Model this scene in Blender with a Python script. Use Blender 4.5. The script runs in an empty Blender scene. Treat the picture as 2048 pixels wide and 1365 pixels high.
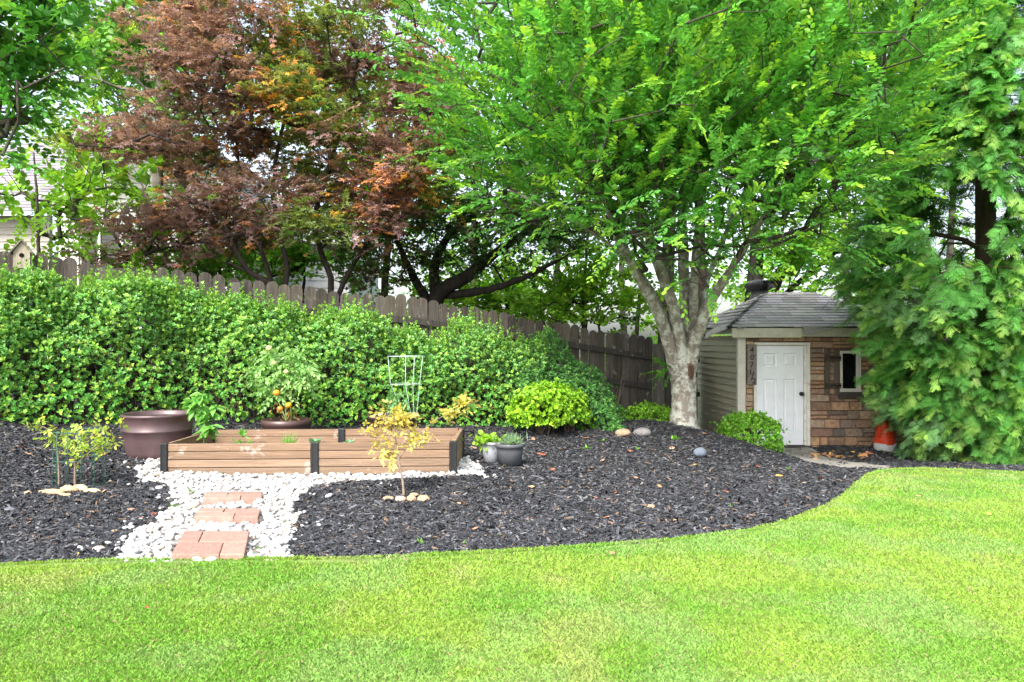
import bpy, math, random
import numpy as np
from mathutils import Vector, Matrix

rng = np.random.default_rng(11)
random.seed(5)
sc = bpy.context.scene
col = sc.collection
F, CX, CY, EYE = 1500.0, 1024.0, 682.5, 1.15      # lens in photo pixels, eye height in metres

# ------------------------------------------------------------------ numeric helpers
def unit(v):
    v = np.asarray(v, float)
    return v / np.maximum(np.linalg.norm(v, axis=-1, keepdims=True), 1e-9)

def vnoise(p, seed=0):
    p = np.asarray(p, float)
    i = np.floor(p).astype(np.int64); f = p - i; f = f * f * (3 - 2 * f)
    def h(a, b, c):
        n = (a * 374761393 + b * 668265263 + c * 2147483647 + seed * 974634777) & 0xffffffff
        n = ((n ^ (n >> 13)) * 1274126177) & 0xffffffff
        n = n ^ (n >> 16)
        return (n & 0xffff) / 65535.0
    x, y, z = i[..., 0], i[..., 1], i[..., 2]
    out = 0
    for dx in (0, 1):
        for dy in (0, 1):
            for dz in (0, 1):
                w = (f[..., 0] if dx else 1 - f[..., 0]) * (f[..., 1] if dy else 1 - f[..., 1]) * (f[..., 2] if dz else 1 - f[..., 2])
                out = out + w * h(x + dx, y + dy, z + dz)
    return out

def fbm(p, seed=0, o=3):
    p = np.asarray(p, float); a = 0; w = .5; t = 0
    for k in range(o):
        a = a + w * vnoise(p * 2 ** k, seed + k); t += w; w *= .5
    return a / t

def at(px, py, Y):                                   # a point seen at that place of the photo, Y metres away
    return np.array([(px - CX) / F * Y, Y, EYE + (CY - py) / F * Y])

# ------------------------------------------------------------------ terrain height (thin plate through measured spots)
ctl = []
def cp(px, py, Y): ctl.append(at(px, py, Y))
for a in [(0, 1138, 3.79), (600, 1127, 3.88), (1000, 1112, 4.02), (1300, 1092, 4.22), (1574, 1049, 4.85), (1697, 989, 6.0),
          (1735, 952, 7.0), (1851, 940, 8.0), (2048, 949, 7.9), (2400, 960, 7.8), (340, 950, 6.35), (625, 950, 6.35), (905, 945, 6.35),
          (316, 908, 7.05), (0, 852, 7.2), (450, 848, 8.2), (700, 852, 8.8), (900, 853, 9.2), (1230, 862, 10.2),
          (1560, 893, 12.0), (1760, 893, 12.0), (1620, 926, 10.0), (1900, 928, 9.6), (1008, 928, 7.2), (1450, 950, 7.6),
          (1100, 930, 7.3), (1300, 935, 7.5), (140, 975, 5.85), (810, 995, 5.6)]:
    cp(*a)
for x, y, z in [(-8, 0, 0), (0, 0, 0), (8, 0, 0), (-8, -6, 0), (8, -6, 0), (0, -6, 0), (-3, 2.5, 0), (3, 2.5, 0), (7, 4, -.03), (-7, 4, .02),
                (-11, 12, .45), (-5, 13, .35), (0, 15, 0), (3.6, 15, -.58), (8, 15, -.55), (12, 10, -.4), (-12, 20, .5), (0, 21, 0), (13, 20, -.5), (-9, 7, .35)]:
    ctl.append(np.array([x, y, z], float))
ctl = np.array(ctl)
def _phi(r2): return np.where(r2 > 1e-12, r2 * np.log(np.maximum(r2, 1e-12)) * .5, 0)
n_ = len(ctl)
K = _phi(((ctl[:, None, :2] - ctl[None, :, :2]) ** 2).sum(-1)) + np.eye(n_) * .35
A = np.zeros((n_ + 3, n_ + 3)); A[:n_, :n_] = K; A[:n_, n_] = 1; A[:n_, n_ + 1:] = ctl[:, :2]; A[n_:, :n_] = A[:n_, n_:].T
Wt = np.linalg.solve(A, np.concatenate([ctl[:, 2], [0, 0, 0]]))
GX = np.arange(-14, 14.01, .05); GY = np.arange(-8, 22.01, .05)
gx, gy = np.meshgrid(GX, GY, indexing='ij')
H = Wt[n_] + Wt[n_ + 1] * gx + Wt[n_ + 2] * gy
for k in range(n_):
    H += Wt[k] * _phi((gx - ctl[k, 0]) ** 2 + (gy - ctl[k, 1]) ** 2)
TREE = np.array([2.36, 10.0])
def bump(cx, cy, sx, sy, h): return h * np.exp(-((gx - cx) / sx) ** 2 - ((gy - cy) / sy) ** 2)
tz = H[int((TREE[0] + 14) / .05), int((TREE[1] - .7 + 8) / .05)]
H += bump(2.25, 9.75, 1.15, 1.0, max(.05, (EYE - (862 - CY) / F * 9.4) - tz))
H += bump(4.85, 11.3, .55, .4, .10)
H += bump(1.5, 9.4, .8, .5, .06)
pn = np.stack([gx, gy, gx * 0], -1)
soft = 1 / (1 + np.exp(-(gy - 4.6) * 3))
H += (fbm(pn * 1.7, 3, 3) - .5) * .06 * soft + (fbm(pn * .7, 9, 2) - .5) * .02
def g(x, y):
    x = np.asarray(x, float); y = np.asarray(y, float)
    u = np.clip((x + 14) / .05, 0, len(GX) - 1.001); v = np.clip((y + 8) / .05, 0, len(GY) - 1.001)
    i = u.astype(int); j = v.astype(int); a = u - i; b = v - j
    return (H[i, j] * (1 - a) * (1 - b) + H[i + 1, j] * a * (1 - b) + H[i, j + 1] * (1 - a) * b + H[i + 1, j + 1] * a * b)

def gp(px, py, dz=0.0):                              # first ground point that the ray through that place of the photo meets
    px = np.atleast_1d(np.asarray(px, float)); py = np.atleast_1d(np.asarray(py, float))
    Y = np.full(px.shape, 2.0); done = np.zeros(px.shape, bool); lo = Y.copy()
    for y in np.arange(2.0, 20, .06):
        z = EYE + (CY - py) / F * y
        hit = (~done) & (z <= g((px - CX) / F * y, np.full(px.shape, y)) + dz)
        Y[hit] = y; done |= hit
    Y[~done] = 20
    a = Y - .06; b = Y.copy()
    for _ in range(7):
        m = (a + b) / 2
        below = EYE + (CY - py) / F * m <= g((px - CX) / F * m, m) + dz
        b = np.where(below, m, b); a = np.where(below, a, m)
    x = (px - CX) / F * b
    out = np.stack([x, b, g(x, b)], -1)
    return out[0] if len(out) == 1 else out

def inside(poly, x, y):
    poly = np.asarray(poly)[:, :2]; c = np.zeros(np.shape(x), bool); j = len(poly) - 1
    for i in range(len(poly)):
        xi, yi = poly[i]; xj, yj = poly[j]
        with np.errstate(divide='ignore', invalid='ignore'):
            c ^= ((yi > y) != (yj > y)) & (x < (xj - xi) * (y - yi) / (yj - yi + 1e-12) + xi)
        j = i
    return c

# ------------------------------------------------------------------ scene helpers
def wl(o):
    v = Vector((0, 0, 0))
    while o is not None: v = v + o.location; o = o.parent
    return v

def tag(o, label=None, cat=None, group=None, kind=None):
    if label: o['label'] = label
    if cat: o['category'] = cat
    if group: o['group'] = group
    if kind: o['kind'] = kind
    return o

def thing(name, label, cat, loc, group=None):
    o = bpy.data.objects.new(name, None); o.location = [float(q) for q in loc]; col.objects.link(o)
    o.empty_display_size = .1
    return tag(o, label, cat, group)

def link(name, me, mat, parent=None, smooth=False, bevel=0):
    if mat is not None: me.materials.append(mat)
    me.polygons.foreach_set('use_smooth', np.full(len(me.polygons), smooth))
    o = bpy.data.objects.new(name, me); col.objects.link(o)
    if parent is not None: o.parent = parent
    if bevel:
        b = o.modifiers.new('bevel', 'BEVEL'); b.width = bevel; b.segments = 2; b.limit_method = 'ANGLE'
    me.update()
    return o

def put_col(me, C):
    C = np.asarray(C, np.float32)
    if C.shape[1] == 3: C = np.concatenate([C, np.ones((len(C), 1), np.float32)], 1)
    a = me.color_attributes.new('Col', 'FLOAT_COLOR', 'POINT')
    a.data.foreach_set('color', C.ravel())

def arr(name, V, Q, C, mat, parent=None, loc=None, smooth=False):
    """one mesh from arrays: V (n,3) world, Q (m,k) faces of one size, C (n,3) colours"""
    V = np.asarray(V, np.float64); Q = np.asarray(Q, np.int64)
    off = np.array(wl(parent)) if parent is not None else (np.array(loc, float) if loc is not None else np.zeros(3))
    me = bpy.data.meshes.new(name)
    me.vertices.add(len(V)); me.vertices.foreach_set('co', (V - off).astype(np.float32).ravel())
    k = Q.shape[1]
    me.loops.add(Q.size); me.loops.foreach_set('vertex_index', Q.ravel().astype(np.int32))
    me.polygons.add(len(Q)); me.polygons.foreach_set('loop_start', (np.arange(len(Q)) * k).astype(np.int32))
    me.update(calc_edges=True)
    if C is not None: put_col(me, C)
    o = link(name, me, mat, parent, smooth)
    if parent is None: o.location = off
    return o

class MB:
    def __init__(s): s.v = []; s.f = []; s.c = []
    def add(s, V, Fc, c=(1, 1, 1)):
        n = len(s.v); V = [tuple(map(float, q)) for q in V]
        s.v += V; s.f += [tuple(int(i) + n for i in q) for q in Fc]
        c = np.asarray(c, float)
        s.c += [tuple(c)] * len(V) if c.ndim == 1 else [tuple(q) for q in c]
        return s
    def box(s, c, size, R=None, col=(1, 1, 1)):
        x, y, z = [q / 2 for q in size]
        V = np.array([(-x, -y, -z), (x, -y, -z), (x, y, -z), (-x, y, -z), (-x, -y, z), (x, -y, z), (x, y, z), (-x, y, z)])
        if R is not None: V = V @ np.asarray(R).T
        return s.add(V + np.asarray(c), [(0, 3, 2, 1), (4, 5, 6, 7), (0, 1, 5, 4), (1, 2, 6, 5), (2, 3, 7, 6), (3, 0, 4, 7)], col)
    def span(s, a, b, col=(1, 1, 1)):               # box between two corners
        a = np.asarray(a, float); b = np.asarray(b, float)
        return s.box((a + b) / 2, np.abs(b - a), None, col)
    def tube(s, P, r, n=8, col=(1, 1, 1), cap=True):
        P = np.asarray(P, float); m = len(P); r = np.broadcast_to(np.asarray(r, float), (m,))
        T = unit(np.gradient(P, axis=0)); u = np.cross(T[0], (0, 0, 1) if abs(T[0][2]) < .9 else (1, 0, 0)); u = unit(u)
        V = []; th = np.arange(n) * 2 * math.pi / n
        for i in range(m):
            u = unit(u - T[i] * np.dot(u, T[i])); w = np.cross(T[i], u)
            V += list(P[i] + r[i] * (np.cos(th)[:, None] * u + np.sin(th)[:, None] * w))
        Fc = [(i * n + j, i * n + (j + 1) % n, (i + 1) * n + (j + 1) % n, (i + 1) * n + j) for i in range(m - 1) for j in range(n)]
        if cap: Fc += [tuple(range(n - 1, -1, -1)), tuple(range((m - 1) * n, m * n))]
        return s.add(V, Fc, col)
    def lathe(s, prof, c=(0, 0, 0), n=32, col=(1, 1, 1), R=None, close=False):
        V = []; th = np.arange(n) * 2 * math.pi / n
        for r, z in prof:
            V += [(r * math.cos(t), r * math.sin(t), z) for t in th]
        V = np.array(V)
        if R is not None: V = V @ np.asarray(R).T
        m = len(prof)
        Fc = [(i * n + j, i * n + (j + 1) % n, (i + 1) * n + (j + 1) % n, (i + 1) * n + j) for i in range(m - 1) for j in range(n)]
        if close: Fc += [tuple(range(n - 1, -1, -1)), tuple(range((m - 1) * n, m * n))]
        return s.add(V + np.asarray(c), Fc, col)
    def prism(s, P, d, col=(1, 1, 1)):              # polygon P extruded by the vector d
        P = np.asarray(P, float); n = len(P); d = np.asarray(d, float)
        return s.add(np.concatenate([P, P + d]), [tuple(range(n))[::-1], tuple(range(n, 2 * n))] + [(i, (i + 1) % n, n + (i + 1) % n, n + i) for i in range(n)], col)
    def build(s, name, mat, parent=None, loc=None, smooth=False, bevel=0):
        me = bpy.data.meshes.new(name)
        off = np.array(wl(parent)) if parent is not None else (np.array(loc, float) if loc is not None else np.zeros(3))
        me.from_pydata((np.array(s.v) - off).tolist(), [], s.f); me.validate()
        put_col(me, s.c)
        o = link(name, me, mat, parent, smooth, bevel)
        if parent is None: o.location = off
        return o

def rotz(a): return np.array([[math.cos(a), -math.sin(a), 0], [math.sin(a), math.cos(a), 0], [0, 0, 1]])
def rotx(a): return np.array([[1, 0, 0], [0, math.cos(a), -math.sin(a)], [0, math.sin(a), math.cos(a)]])
def roty(a): return np.array([[math.cos(a), 0, math.sin(a)], [0, 1, 0], [-math.sin(a), 0, math.cos(a)]])

# ------------------------------------------------------------------ materials
def new_mat(name):
    m = bpy.data.materials.new(name); m.use_nodes = True
    nt = m.node_tree; nt.nodes.clear()
    return m, nt, nt.nodes.new('ShaderNodeOutputMaterial')

def vmat(name, rough=.8, scale=30, amt=.35, bump=0, bscale=None, stretch=(1, 1, 1), spec=.3, metal=0, spots=None):
    """colour from the mesh's own 'Col', varied by noise; spots = (colour, scale, threshold, softness) for lichen, wear or dirt"""
    m, nt, out = new_mat(name); N, L = nt.nodes.new, nt.links.new
    p = N('ShaderNodeBsdfPrincipled'); at_ = N('ShaderNodeAttribute'); at_.attribute_name = 'Col'
    tc = N('ShaderNodeTexCoord'); mp = N('ShaderNodeMapping'); mp.inputs['Scale'].default_value = stretch
    L(tc.outputs['Object'], mp.inputs['Vector'])
    no = N('ShaderNodeTexNoise'); no.inputs['Scale'].default_value = scale; no.inputs['Detail'].default_value = 6; no.inputs['Roughness'].default_value = .65
    L(mp.outputs['Vector'], no.inputs['Vector'])
    mr = N('ShaderNodeMapRange'); mr.inputs[1].default_value = .25; mr.inputs[2].default_value = .75
    mr.inputs[3].default_value = 1 - amt; mr.inputs[4].default_value = 1 + amt
    L(no.outputs['Fac'], mr.inputs[0])
    mx = N('ShaderNodeMix'); mx.data_type = 'RGBA'; mx.blend_type = 'MULTIPLY'; mx.inputs['Factor'].default_value = 1
    L(at_.outputs['Color'], mx.inputs['A']); L(mr.outputs[0], mx.inputs['B'])
    c = mx.outputs['Result']
    if spots:
        sp = N('ShaderNodeTexNoise'); sp.inputs['Scale'].default_value = spots[1]; sp.inputs['Detail'].default_value = 5; sp.inputs['Roughness'].default_value = .7
        L(tc.outputs['Object'], sp.inputs['Vector'])
        sr = N('ShaderNodeMapRange'); sr.inputs[1].default_value = spots[2]; sr.inputs[2].default_value = spots[2] + spots[3]
        L(sp.outputs['Fac'], sr.inputs[0])
        m2 = N('ShaderNodeMix'); m2.data_type = 'RGBA'; m2.inputs['B'].default_value = (*spots[0], 1)
        L(sr.outputs[0], m2.inputs['Factor']); L(c, m2.inputs['A']); c = m2.outputs['Result']
    L(c, p.inputs['Base Color'])
    p.inputs['Roughness'].default_value = rough; p.inputs['Specular IOR Level'].default_value = spec; p.inputs['Metallic'].default_value = metal
    if bump:
        bn = N('ShaderNodeBump'); bn.inputs['Strength'].default_value = bump; bn.inputs['Distance'].default_value = .02
        if bscale:
            b2 = N('ShaderNodeTexNoise'); b2.inputs['Scale'].default_value = bscale; b2.inputs['Detail'].default_value = 5
            L(mp.outputs['Vector'], b2.inputs['Vector']); L(b2.outputs['Fac'], bn.inputs['Height'])
        else: L(no.outputs['Fac'], bn.inputs['Height'])
        L(bn.outputs['Normal'], p.inputs['Normal'])
    L(p.outputs[0], out.inputs['Surface'])
    return m

def leafmat(name, trans=.35, rough=.45, spec=.35, tcol=(1.15, 1.1, .6)):
    m, nt, out = new_mat(name); N, L = nt.nodes.new, nt.links.new
    p = N('ShaderNodeBsdfPrincipled'); a = N('ShaderNodeAttribute'); a.attribute_name = 'Col'
    p.inputs['Roughness'].default_value = rough; p.inputs['Specular IOR Level'].default_value = spec
    L(a.outputs['Color'], p.inputs['Base Color'])
    t = N('ShaderNodeBsdfTranslucent'); mx = N('ShaderNodeMix'); mx.data_type = 'RGBA'; mx.blend_type = 'MULTIPLY'
    mx.inputs['Factor'].default_value = 1; mx.inputs['B'].default_value = (*tcol, 1)
    L(a.outputs['Color'], mx.inputs['A']); L(mx.outputs['Result'], t.inputs['Color'])
    s = N('ShaderNodeMixShader'); s.inputs[0].default_value = trans
    L(p.outputs[0], s.inputs[1]); L(t.outputs[0], s.inputs[2]); L(s.outputs[0], out.inputs['Surface'])
    return m

M = {}
M['leaf'] = leafmat('leaf', .48)
M['shiny_leaf'] = leafmat('shiny_leaf', .3, .38, .45)
M['grass'] = leafmat('grass_blade', .35, .55, .25)
M['bark'] = vmat('bark', .9, 14, .45, .9, 18, (1, 1, .22), spots=((.52, .53, .46), 9, .47, .12))
M['dark_bark'] = vmat('dark_bark', .92, 12, .5, .8, 16, (1, 1, .25))
M['twig'] = vmat('twig', .85, 20, .3)
M['wood'] = vmat('weathered_wood', .9, 9, .5, .5, 14, (3, 3, .35), spots=((.2, .21, .15), 9, .6, .12))
M['plank'] = vmat('stained_plank', .75, 5, .28, .35, 14, (.35, 3, 6), spots=((.52, .45, .4), 6.5, .6, .16))
M['black_metal'] = vmat('black_metal', .4, 20, .25, .1, 60, spec=.4)
M['stone'] = vmat('stone_veneer', .9, 22, .4, .7, 26)
M['rock'] = vmat('rock', .85, 16, .35, .5, 22)
M['pebble'] = vmat('pebble', .6, 40, .12, spec=.35)
M['mulch'] = vmat('mulch_chip', .75, 60, .35, spec=.35)
M['soil'] = vmat('soil', .95, 18, .5, .8, 40)
M['siding'] = vmat('siding', .6, 6, .12, .08, 30, (1, 1, 3), spots=((.2, .2, .14), 3.2, .6, .25))
M['white_paint'] = vmat('white_paint', .45, 5, .07, .05, 50, spots=((.5, .48, .42), 11, .68, .12))
M['trim'] = vmat('aged_trim', .7, 9, .16, .2, 30, spots=((.3, .28, .2), 8, .62, .12))
M['shingle'] = vmat('shingle', .95, 60, .3, .5, 140)
M['brick'] = vmat('brick', .85, 30, .22, .4, 60, spots=((.3, .17, .13), 9, .6, .2))
M['bronze'] = vmat('bronze_glaze', .42, 5, .35, .06, 12, spec=.6, metal=.15)
M['plastic'] = vmat('plastic', .5, 18, .12, .05, 40)
M['wire'] = vmat('coated_wire', .45, 20, .1)
M['concrete'] = vmat('concrete', .9, 14, .22, .3, 60)
M['fruit'] = vmat('fruit', .3, 8, .12, spec=.5)
M['ground'] = vmat('ground', .95, 3, .5, .6, 20)
m, nt, out = new_mat('window_glass'); p = nt.nodes.new('ShaderNodeBsdfPrincipled')
p.inputs['Base Color'].default_value = (.008, .009, .01, 1); p.inputs['Roughness'].default_value = .06
nt.links.new(p.outputs[0], out.inputs['Surface']); M['glass'] = m

# ------------------------------------------------------------------ foliage helpers
OVAL = (np.array([(0, 0, 0), (.28, .85, .25), (.66, .8, .22), (1, 0, -.12), (.66, -.8, .22), (.28, -.85, .25)]), np.array([(0, 3, 2, 1), (0, 5, 4, 3)]))
LANCE = (np.array([(0, 0, 0), (.4, .8, .2), (.62, .75, .1), (1, 0, -.5), (.62, -.75, .1), (.4, -.8, .2)]), np.array([(0, 3, 2, 1), (0, 5, 4, 3)]))
def _star():
    V = [(.3, 0, 0)]; Q = []
    ang = np.radians([-128, -64, 0, 64, 128]); ln = [.5, .85, 1.0, .85, .5]
    for k, (a, l) in enumerate(zip(ang, ln)):
        b0, b1 = a - .56, a + .56
        V += [(.3 + .27 * math.cos(b0), .27 * math.sin(b0), .02), (.3 + .72 * l * math.cos(a), .72 * l * math.sin(a), -.1), (.3 + .27 * math.cos(b1), .27 * math.sin(b1), .02)]
        i = 1 + k * 3; Q.append((0, i, i + 1, i + 2))
    return np.array(V), np.array(Q)
STAR = _star()
def _frond():
    V = []; Q = []
    def lobe(a, b, w):
        a = np.array(a, float); b = np.array(b, float); d = b - a; s = np.array([-d[1], d[0], 0]) / np.linalg.norm(d[:2]) * w
        m_ = a + d * .45; i = len(V); V.extend([a, m_ - s, b, m_ + s]); Q.append((i, i + 1, i + 2, i + 3))
    lobe((0, 0, 0), (1, 0, -.22), .06)
    for k, t in enumerate((.1, .28, .46, .63, .79)):
        l = .62 * (1 - t * .6)
        for s in (1, -1):
            t2 = t + (.05 if s < 0 else 0)
            lobe((t2, 0, -.22 * t2 * t2), (t2 + l * .72, s * l * .72, -.22 * t2 * t2 - .08), .04)
    return np.array(V), np.array(Q)
FROND = _frond()

def leaves(P, D, N, L, W, tmpl=OVAL):
    tv, tq = tmpl; n = len(P); k = len(tv)
    D = unit(D); S = unit(np.cross(N, D)); N2 = np.cross(D, S)
    L = np.broadcast_to(L, (n,))[:, None, None]; W = np.broadcast_to(W, (n,))[:, None, None]
    V = P[:, None, :] + D[:, None, :] * tv[None, :, :1] * L + S[:, None, :] * tv[None, :, 1:2] * W + N2[:, None, :] * tv[None, :, 2:3] * W
    Q = (tq[None] + (np.arange(n) * k)[:, None, None]).reshape(-1, 4)
    return V.reshape(-1, 3), Q, k

class Foliage:
    def __init__(s): s.V = []; s.Q = []; s.C = []; s.n = 0
    def put(s, P, D, N, L, W, C, tmpl=OVAL):
        V, Q, k = leaves(P, D, N, L, W, tmpl)
        s.V.append(V); s.Q.append(Q + s.n); s.C.append(np.repeat(np.clip(C, .002, .95), k, axis=0)); s.n += len(V)
    def build(s, name, mat, parent=None, loc=None):
        return arr(name, np.concatenate(s.V), np.concatenate(s.Q), np.concatenate(s.C), mat, parent, loc)

def jit(n, a): return rng.normal(0, a, (n, 3))

def sprays(fo, P, D, nl, Ls, L, W, base, young, tmpl=OVAL, flat=.8, angle=.8, droop=.15, cvar=.2, yprob=.35, nrm=None):
    """two-ranked leaves along the twigs that end each branch; the last leaves of a twig may be young and paler"""
    n = len(P); D = unit(D)
    up = np.tile((0, 0, 1.0), (n, 1)) if nrm is None else nrm
    Nn = unit(up * flat + jit(n, .35) + D * -.1)
    S = unit(np.cross(Nn, D)); Nn = np.cross(D, S)
    t = (np.arange(nl) + .5) / nl
    tw = rng.random(n) < yprob
    ll = Ls * rng.uniform(.65, 1.3, n)
    shade = np.exp(rng.normal(0, cvar, n))
    base = np.asarray(base, float); young = np.asarray(young, float)
    for k in range(nl):
        s = 1 if k % 2 else -1
        if k == nl - 1: s = 0
        pos = P + D * (t[k] * ll)[:, None] + np.array([0, 0, -1.0]) * (droop * t[k] ** 2 * ll)[:, None]
        dd = D * math.cos(angle * (1 if s else 0)) + S * (s * math.sin(angle)) + jit(n, .18) + np.array([0, 0, -droop])
        nn = Nn + jit(n, .28)
        sz = rng.uniform(.7, 1.2, n) * (1 - .3 * abs(t[k] - .45))
        mixv = (tw * np.clip((t[k] - .3) * 1.6, 0, 1) * rng.uniform(.5, 1, n))[:, None]
        bb = base if base.ndim == 2 else base[None]
        c = (bb * (1 - mixv) + young * mixv) * shade[:, None] * np.exp(rng.normal(0, .14, n))[:, None]
        fo.put(pos, dd, nn, L * sz, W * sz, c, tmpl)

def rosettes(fo, P, D, nl, L, W, base, young, yprob=.4, cvar=.22, open_=.9, tmpl=OVAL):
    n = len(P); D = unit(D); a = unit(np.cross(D, jit(n, 1))); b = np.cross(D, a)
    th0 = rng.uniform(0, 6.28, n); tw = (rng.random(n) < yprob) * rng.uniform(.4, 1, n)
    shade = np.exp(rng.normal(0, cvar, n)); base = np.asarray(base, float); young = np.asarray(young, float)
    for k in range(nl):
        th = th0 + k * 2.4; lay = k / nl
        R = a * np.cos(th)[:, None] + b * np.sin(th)[:, None]
        op = open_ * (1.15 - .7 * lay)
        dd = R * op + D * (1 - .35 * op) + jit(n, .16)
        nn = D * op - R * .5 + jit(n, .15)
        sz = rng.uniform(.75, 1.2, n) * (1 - .3 * lay)
        bb = base if base.ndim == 2 else base[None]
        m_ = (tw * (.35 + .65 * lay))[:, None]
        c = (bb * (1 - m_) + young * m_) * (shade * np.exp(rng.normal(0, .15, n)))[:, None]
        fo.put(P + D * (lay * L * .5), dd, nn, L * sz, W * sz, c, tmpl)

def grow(stems, targets, step=.3, bend=.25, pen=1.2):
    """branches from the given stems to every target; stems: [(points, radii)]"""
    P = []; par = []; R = []
    for pts, rr in stems:
        pts = np.asarray(pts, float); k0 = len(P)
        for i, q in enumerate(pts):
            P.append(q); R.append(rr[i] if np.ndim(rr) else rr); par.append(len(P) - 2 if i else -1)
    ns = len(P)
    cap_ = ns + int(len(targets) * 14) + 50
    A_ = np.full((cap_, 3), 1e6); A_[:ns] = P; n = ns
    par = par + [0] * (cap_ - ns)
    d0 = np.min(np.linalg.norm(targets[:, None] - A_[None, :ns], axis=-1), 1)
    tips = []; tdir = []
    for ti in np.argsort(d0):
        t = targets[ti]
        d = np.linalg.norm(A_[:n] - t, axis=1); cost = d + pen * np.maximum(0, A_[:n, 2] - t[2] + .1)
        k = int(np.argmin(cost)); a = A_[k].copy(); dist = d[k]
        m_ = max(1, min(12, int(dist / step)))
        pd = unit(a - A_[par[k]]) if par[k] >= 0 else np.array([0, 0, 1.0])
        prev = k
        mid = (a + t) / 2 + pd * dist * bend + rng.normal(0, .05, 3) * dist
        for j in range(1, m_ + 1):
            s = j / m_; q = a * (1 - s) ** 2 + 2 * mid * s * (1 - s) + t * s * s
            if n >= cap_: break
            A_[n] = q; par[n] = prev; prev = n; n += 1
        tips.append(prev); tdir.append(A_[prev] - A_[par[prev]])
    A_ = A_[:n]; par = np.array(par[:n])
    cnt = np.zeros(n); cnt[tips] += 1
    for i in range(n - 1, ns - 1, -1): cnt[par[i]] += cnt[i]
    return A_, par, cnt, ns, np.array(tips), np.array(tdir)

def limb_mesh(A_, par, cnt, ns, rt=.006, pw=.48, rmax=.07, n=5, colr=(.1, .08, .06)):
    i = np.arange(ns, len(A_)); i = i[par[i] >= 0]; a = A_[par[i]]; b = A_[i]
    r = np.minimum(rt * np.maximum(cnt, 1) ** pw, rmax)
    ra = np.minimum(r[par[i]], r[i] * 1.35); ra = np.where(par[i] < ns, r[i] * 1.3, ra); rb = r[i]
    T = unit(b - a); u = unit(np.cross(T, np.array([.31, .77, .55]))); w = np.cross(T, u)
    th = np.arange(n) * 2 * math.pi / n
    ring = np.cos(th)[None, :, None] * u[:, None] + np.sin(th)[None, :, None] * w[:, None]
    V = np.concatenate([a[:, None] + ring * ra[:, None, None], b[:, None] + ring * rb[:, None, None]], 1).reshape(-1, 3)
    k = np.arange(len(i)) * 2 * n
    Q = np.concatenate([np.stack([k + j, k + (j + 1) % n, k + n + (j + 1) % n, k + n + j], 1) for j in range(n)])
    return V, Q, np.tile(colr, (len(V), 1)) * (1 + rng.normal(0, .08, (len(V), 1)))

def resample(P, n):
    P = np.asarray(P, float); m = len(P)
    t = np.linspace(0, m - 1, n); i = np.clip(t.astype(int), 0, m - 2); f = (t - i)[:, None]
    p0 = P[np.maximum(i - 1, 0)]; p1 = P[i]; p2 = P[i + 1]; p3 = P[np.minimum(i + 2, m - 1)]
    return .5 * (2 * p1 + (p2 - p0) * f + (2 * p0 - 5 * p1 + 4 * p2 - p3) * f ** 2 + (3 * p1 - p0 - 3 * p2 + p3) * f ** 3)

EXPOSURE = 1.85
# ================================================================== THE SETTING: ground, lawn, mulch, gravel, path
def grid_mesh(name, xs, ys, zf, mat, colr, keep=None, kind='structure', wob=.0):
    X, Y = np.meshgrid(xs, ys, indexing='ij'); V = np.stack([X, Y, zf(X, Y)], -1).reshape(-1, 3)
    nx, ny = len(xs), len(ys); i, j = np.meshgrid(np.arange(nx - 1), np.arange(ny - 1), indexing='ij')
    a = (i * ny + j).ravel(); Q = np.stack([a, a + ny, a + ny + 1, a + 1], 1)
    if keep is not None:
        c = V[Q].mean(1); Q = Q[keep(c[:, 0], c[:, 1])]
    C = np.tile(colr, (len(V), 1))
    return tag(arr(name, V, Q, C, mat, smooth=True), kind=kind)

xs = np.concatenate([-np.geomspace(160, 14.5, 14), np.arange(-14, 14.01, .25), np.geomspace(14.5, 160, 14)])
ys = np.concatenate([-np.geomspace(120, 8.5, 10), np.arange(-8, 22.01, .25), np.geomspace(22.5, 200, 16)])
grid_mesh('ground', xs, ys, lambda x, y: g(x, y) - .035, M['ground'], (.05, .052, .028))

edge_px = np.array([(-900, 1136), (-300, 1139), (0, 1138), (120, 1132), (230, 1128), (420, 1127), (600, 1126.5), (700, 1125), (800, 1121), (1000, 1112), (1150, 1103), (1300, 1091),
                    (1400, 1081), (1490, 1068), (1574, 1049), (1651, 1018), (1690, 994), (1706, 975), (1735, 953), (1764, 944), (1800, 941), (1851, 940), (1950, 944), (2048, 949), (2300, 958), (2900, 975)], float)
def edge_y(px): return np.interp(px, edge_px[:, 0], edge_px[:, 1])
epx = np.concatenate([np.linspace(-900, 1560, 220), np.linspace(1565, 1860, 120), np.linspace(1870, 2900, 130)])
epy = edge_y(epx) + np.where(epx < 1560, 1.2 * np.sin(epx * .045) + rng.normal(0, .5, len(epx)), 0)
E = gp(epx, epy); k_ = np.where(epx > 1840)[0]; E[k_, 1] = np.interp(E[k_, 0], [E[k_[0], 0], 5.2, 7, 9], [E[k_[0], 1], 7.9, 7.75, 7.3]); E[k_, 2] = g(E[k_, 0], E[k_, 1]); E[k_, 0] = np.maximum.accumulate(E[k_, 0])
lawn_top = .022
rows = np.linspace(0, 1, 130) ** 1.4
Bk = np.stack([(epx - CX) / F * 7.0, np.full(len(epx), -6.0)], 1)
V = []
for t in rows:
    xy = E[:, :2] * (1 - t) + Bk * t
    V.append(np.column_stack([xy, g(xy[:, 0], xy[:, 1]) + lawn_top]))
V.insert(0, np.column_stack([E[:, :2], E[:, 2] - .03]))
V = np.array(V); nr, nc = V.shape[:2]
i, j = np.meshgrid(np.arange(nr - 1), np.arange(nc - 1), indexing='ij'); a = (i * nc + j).ravel()
Q = np.stack([a, a + nc, a + nc + 1, a + 1], 1)
Vf = V.reshape(-1, 3)
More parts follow.
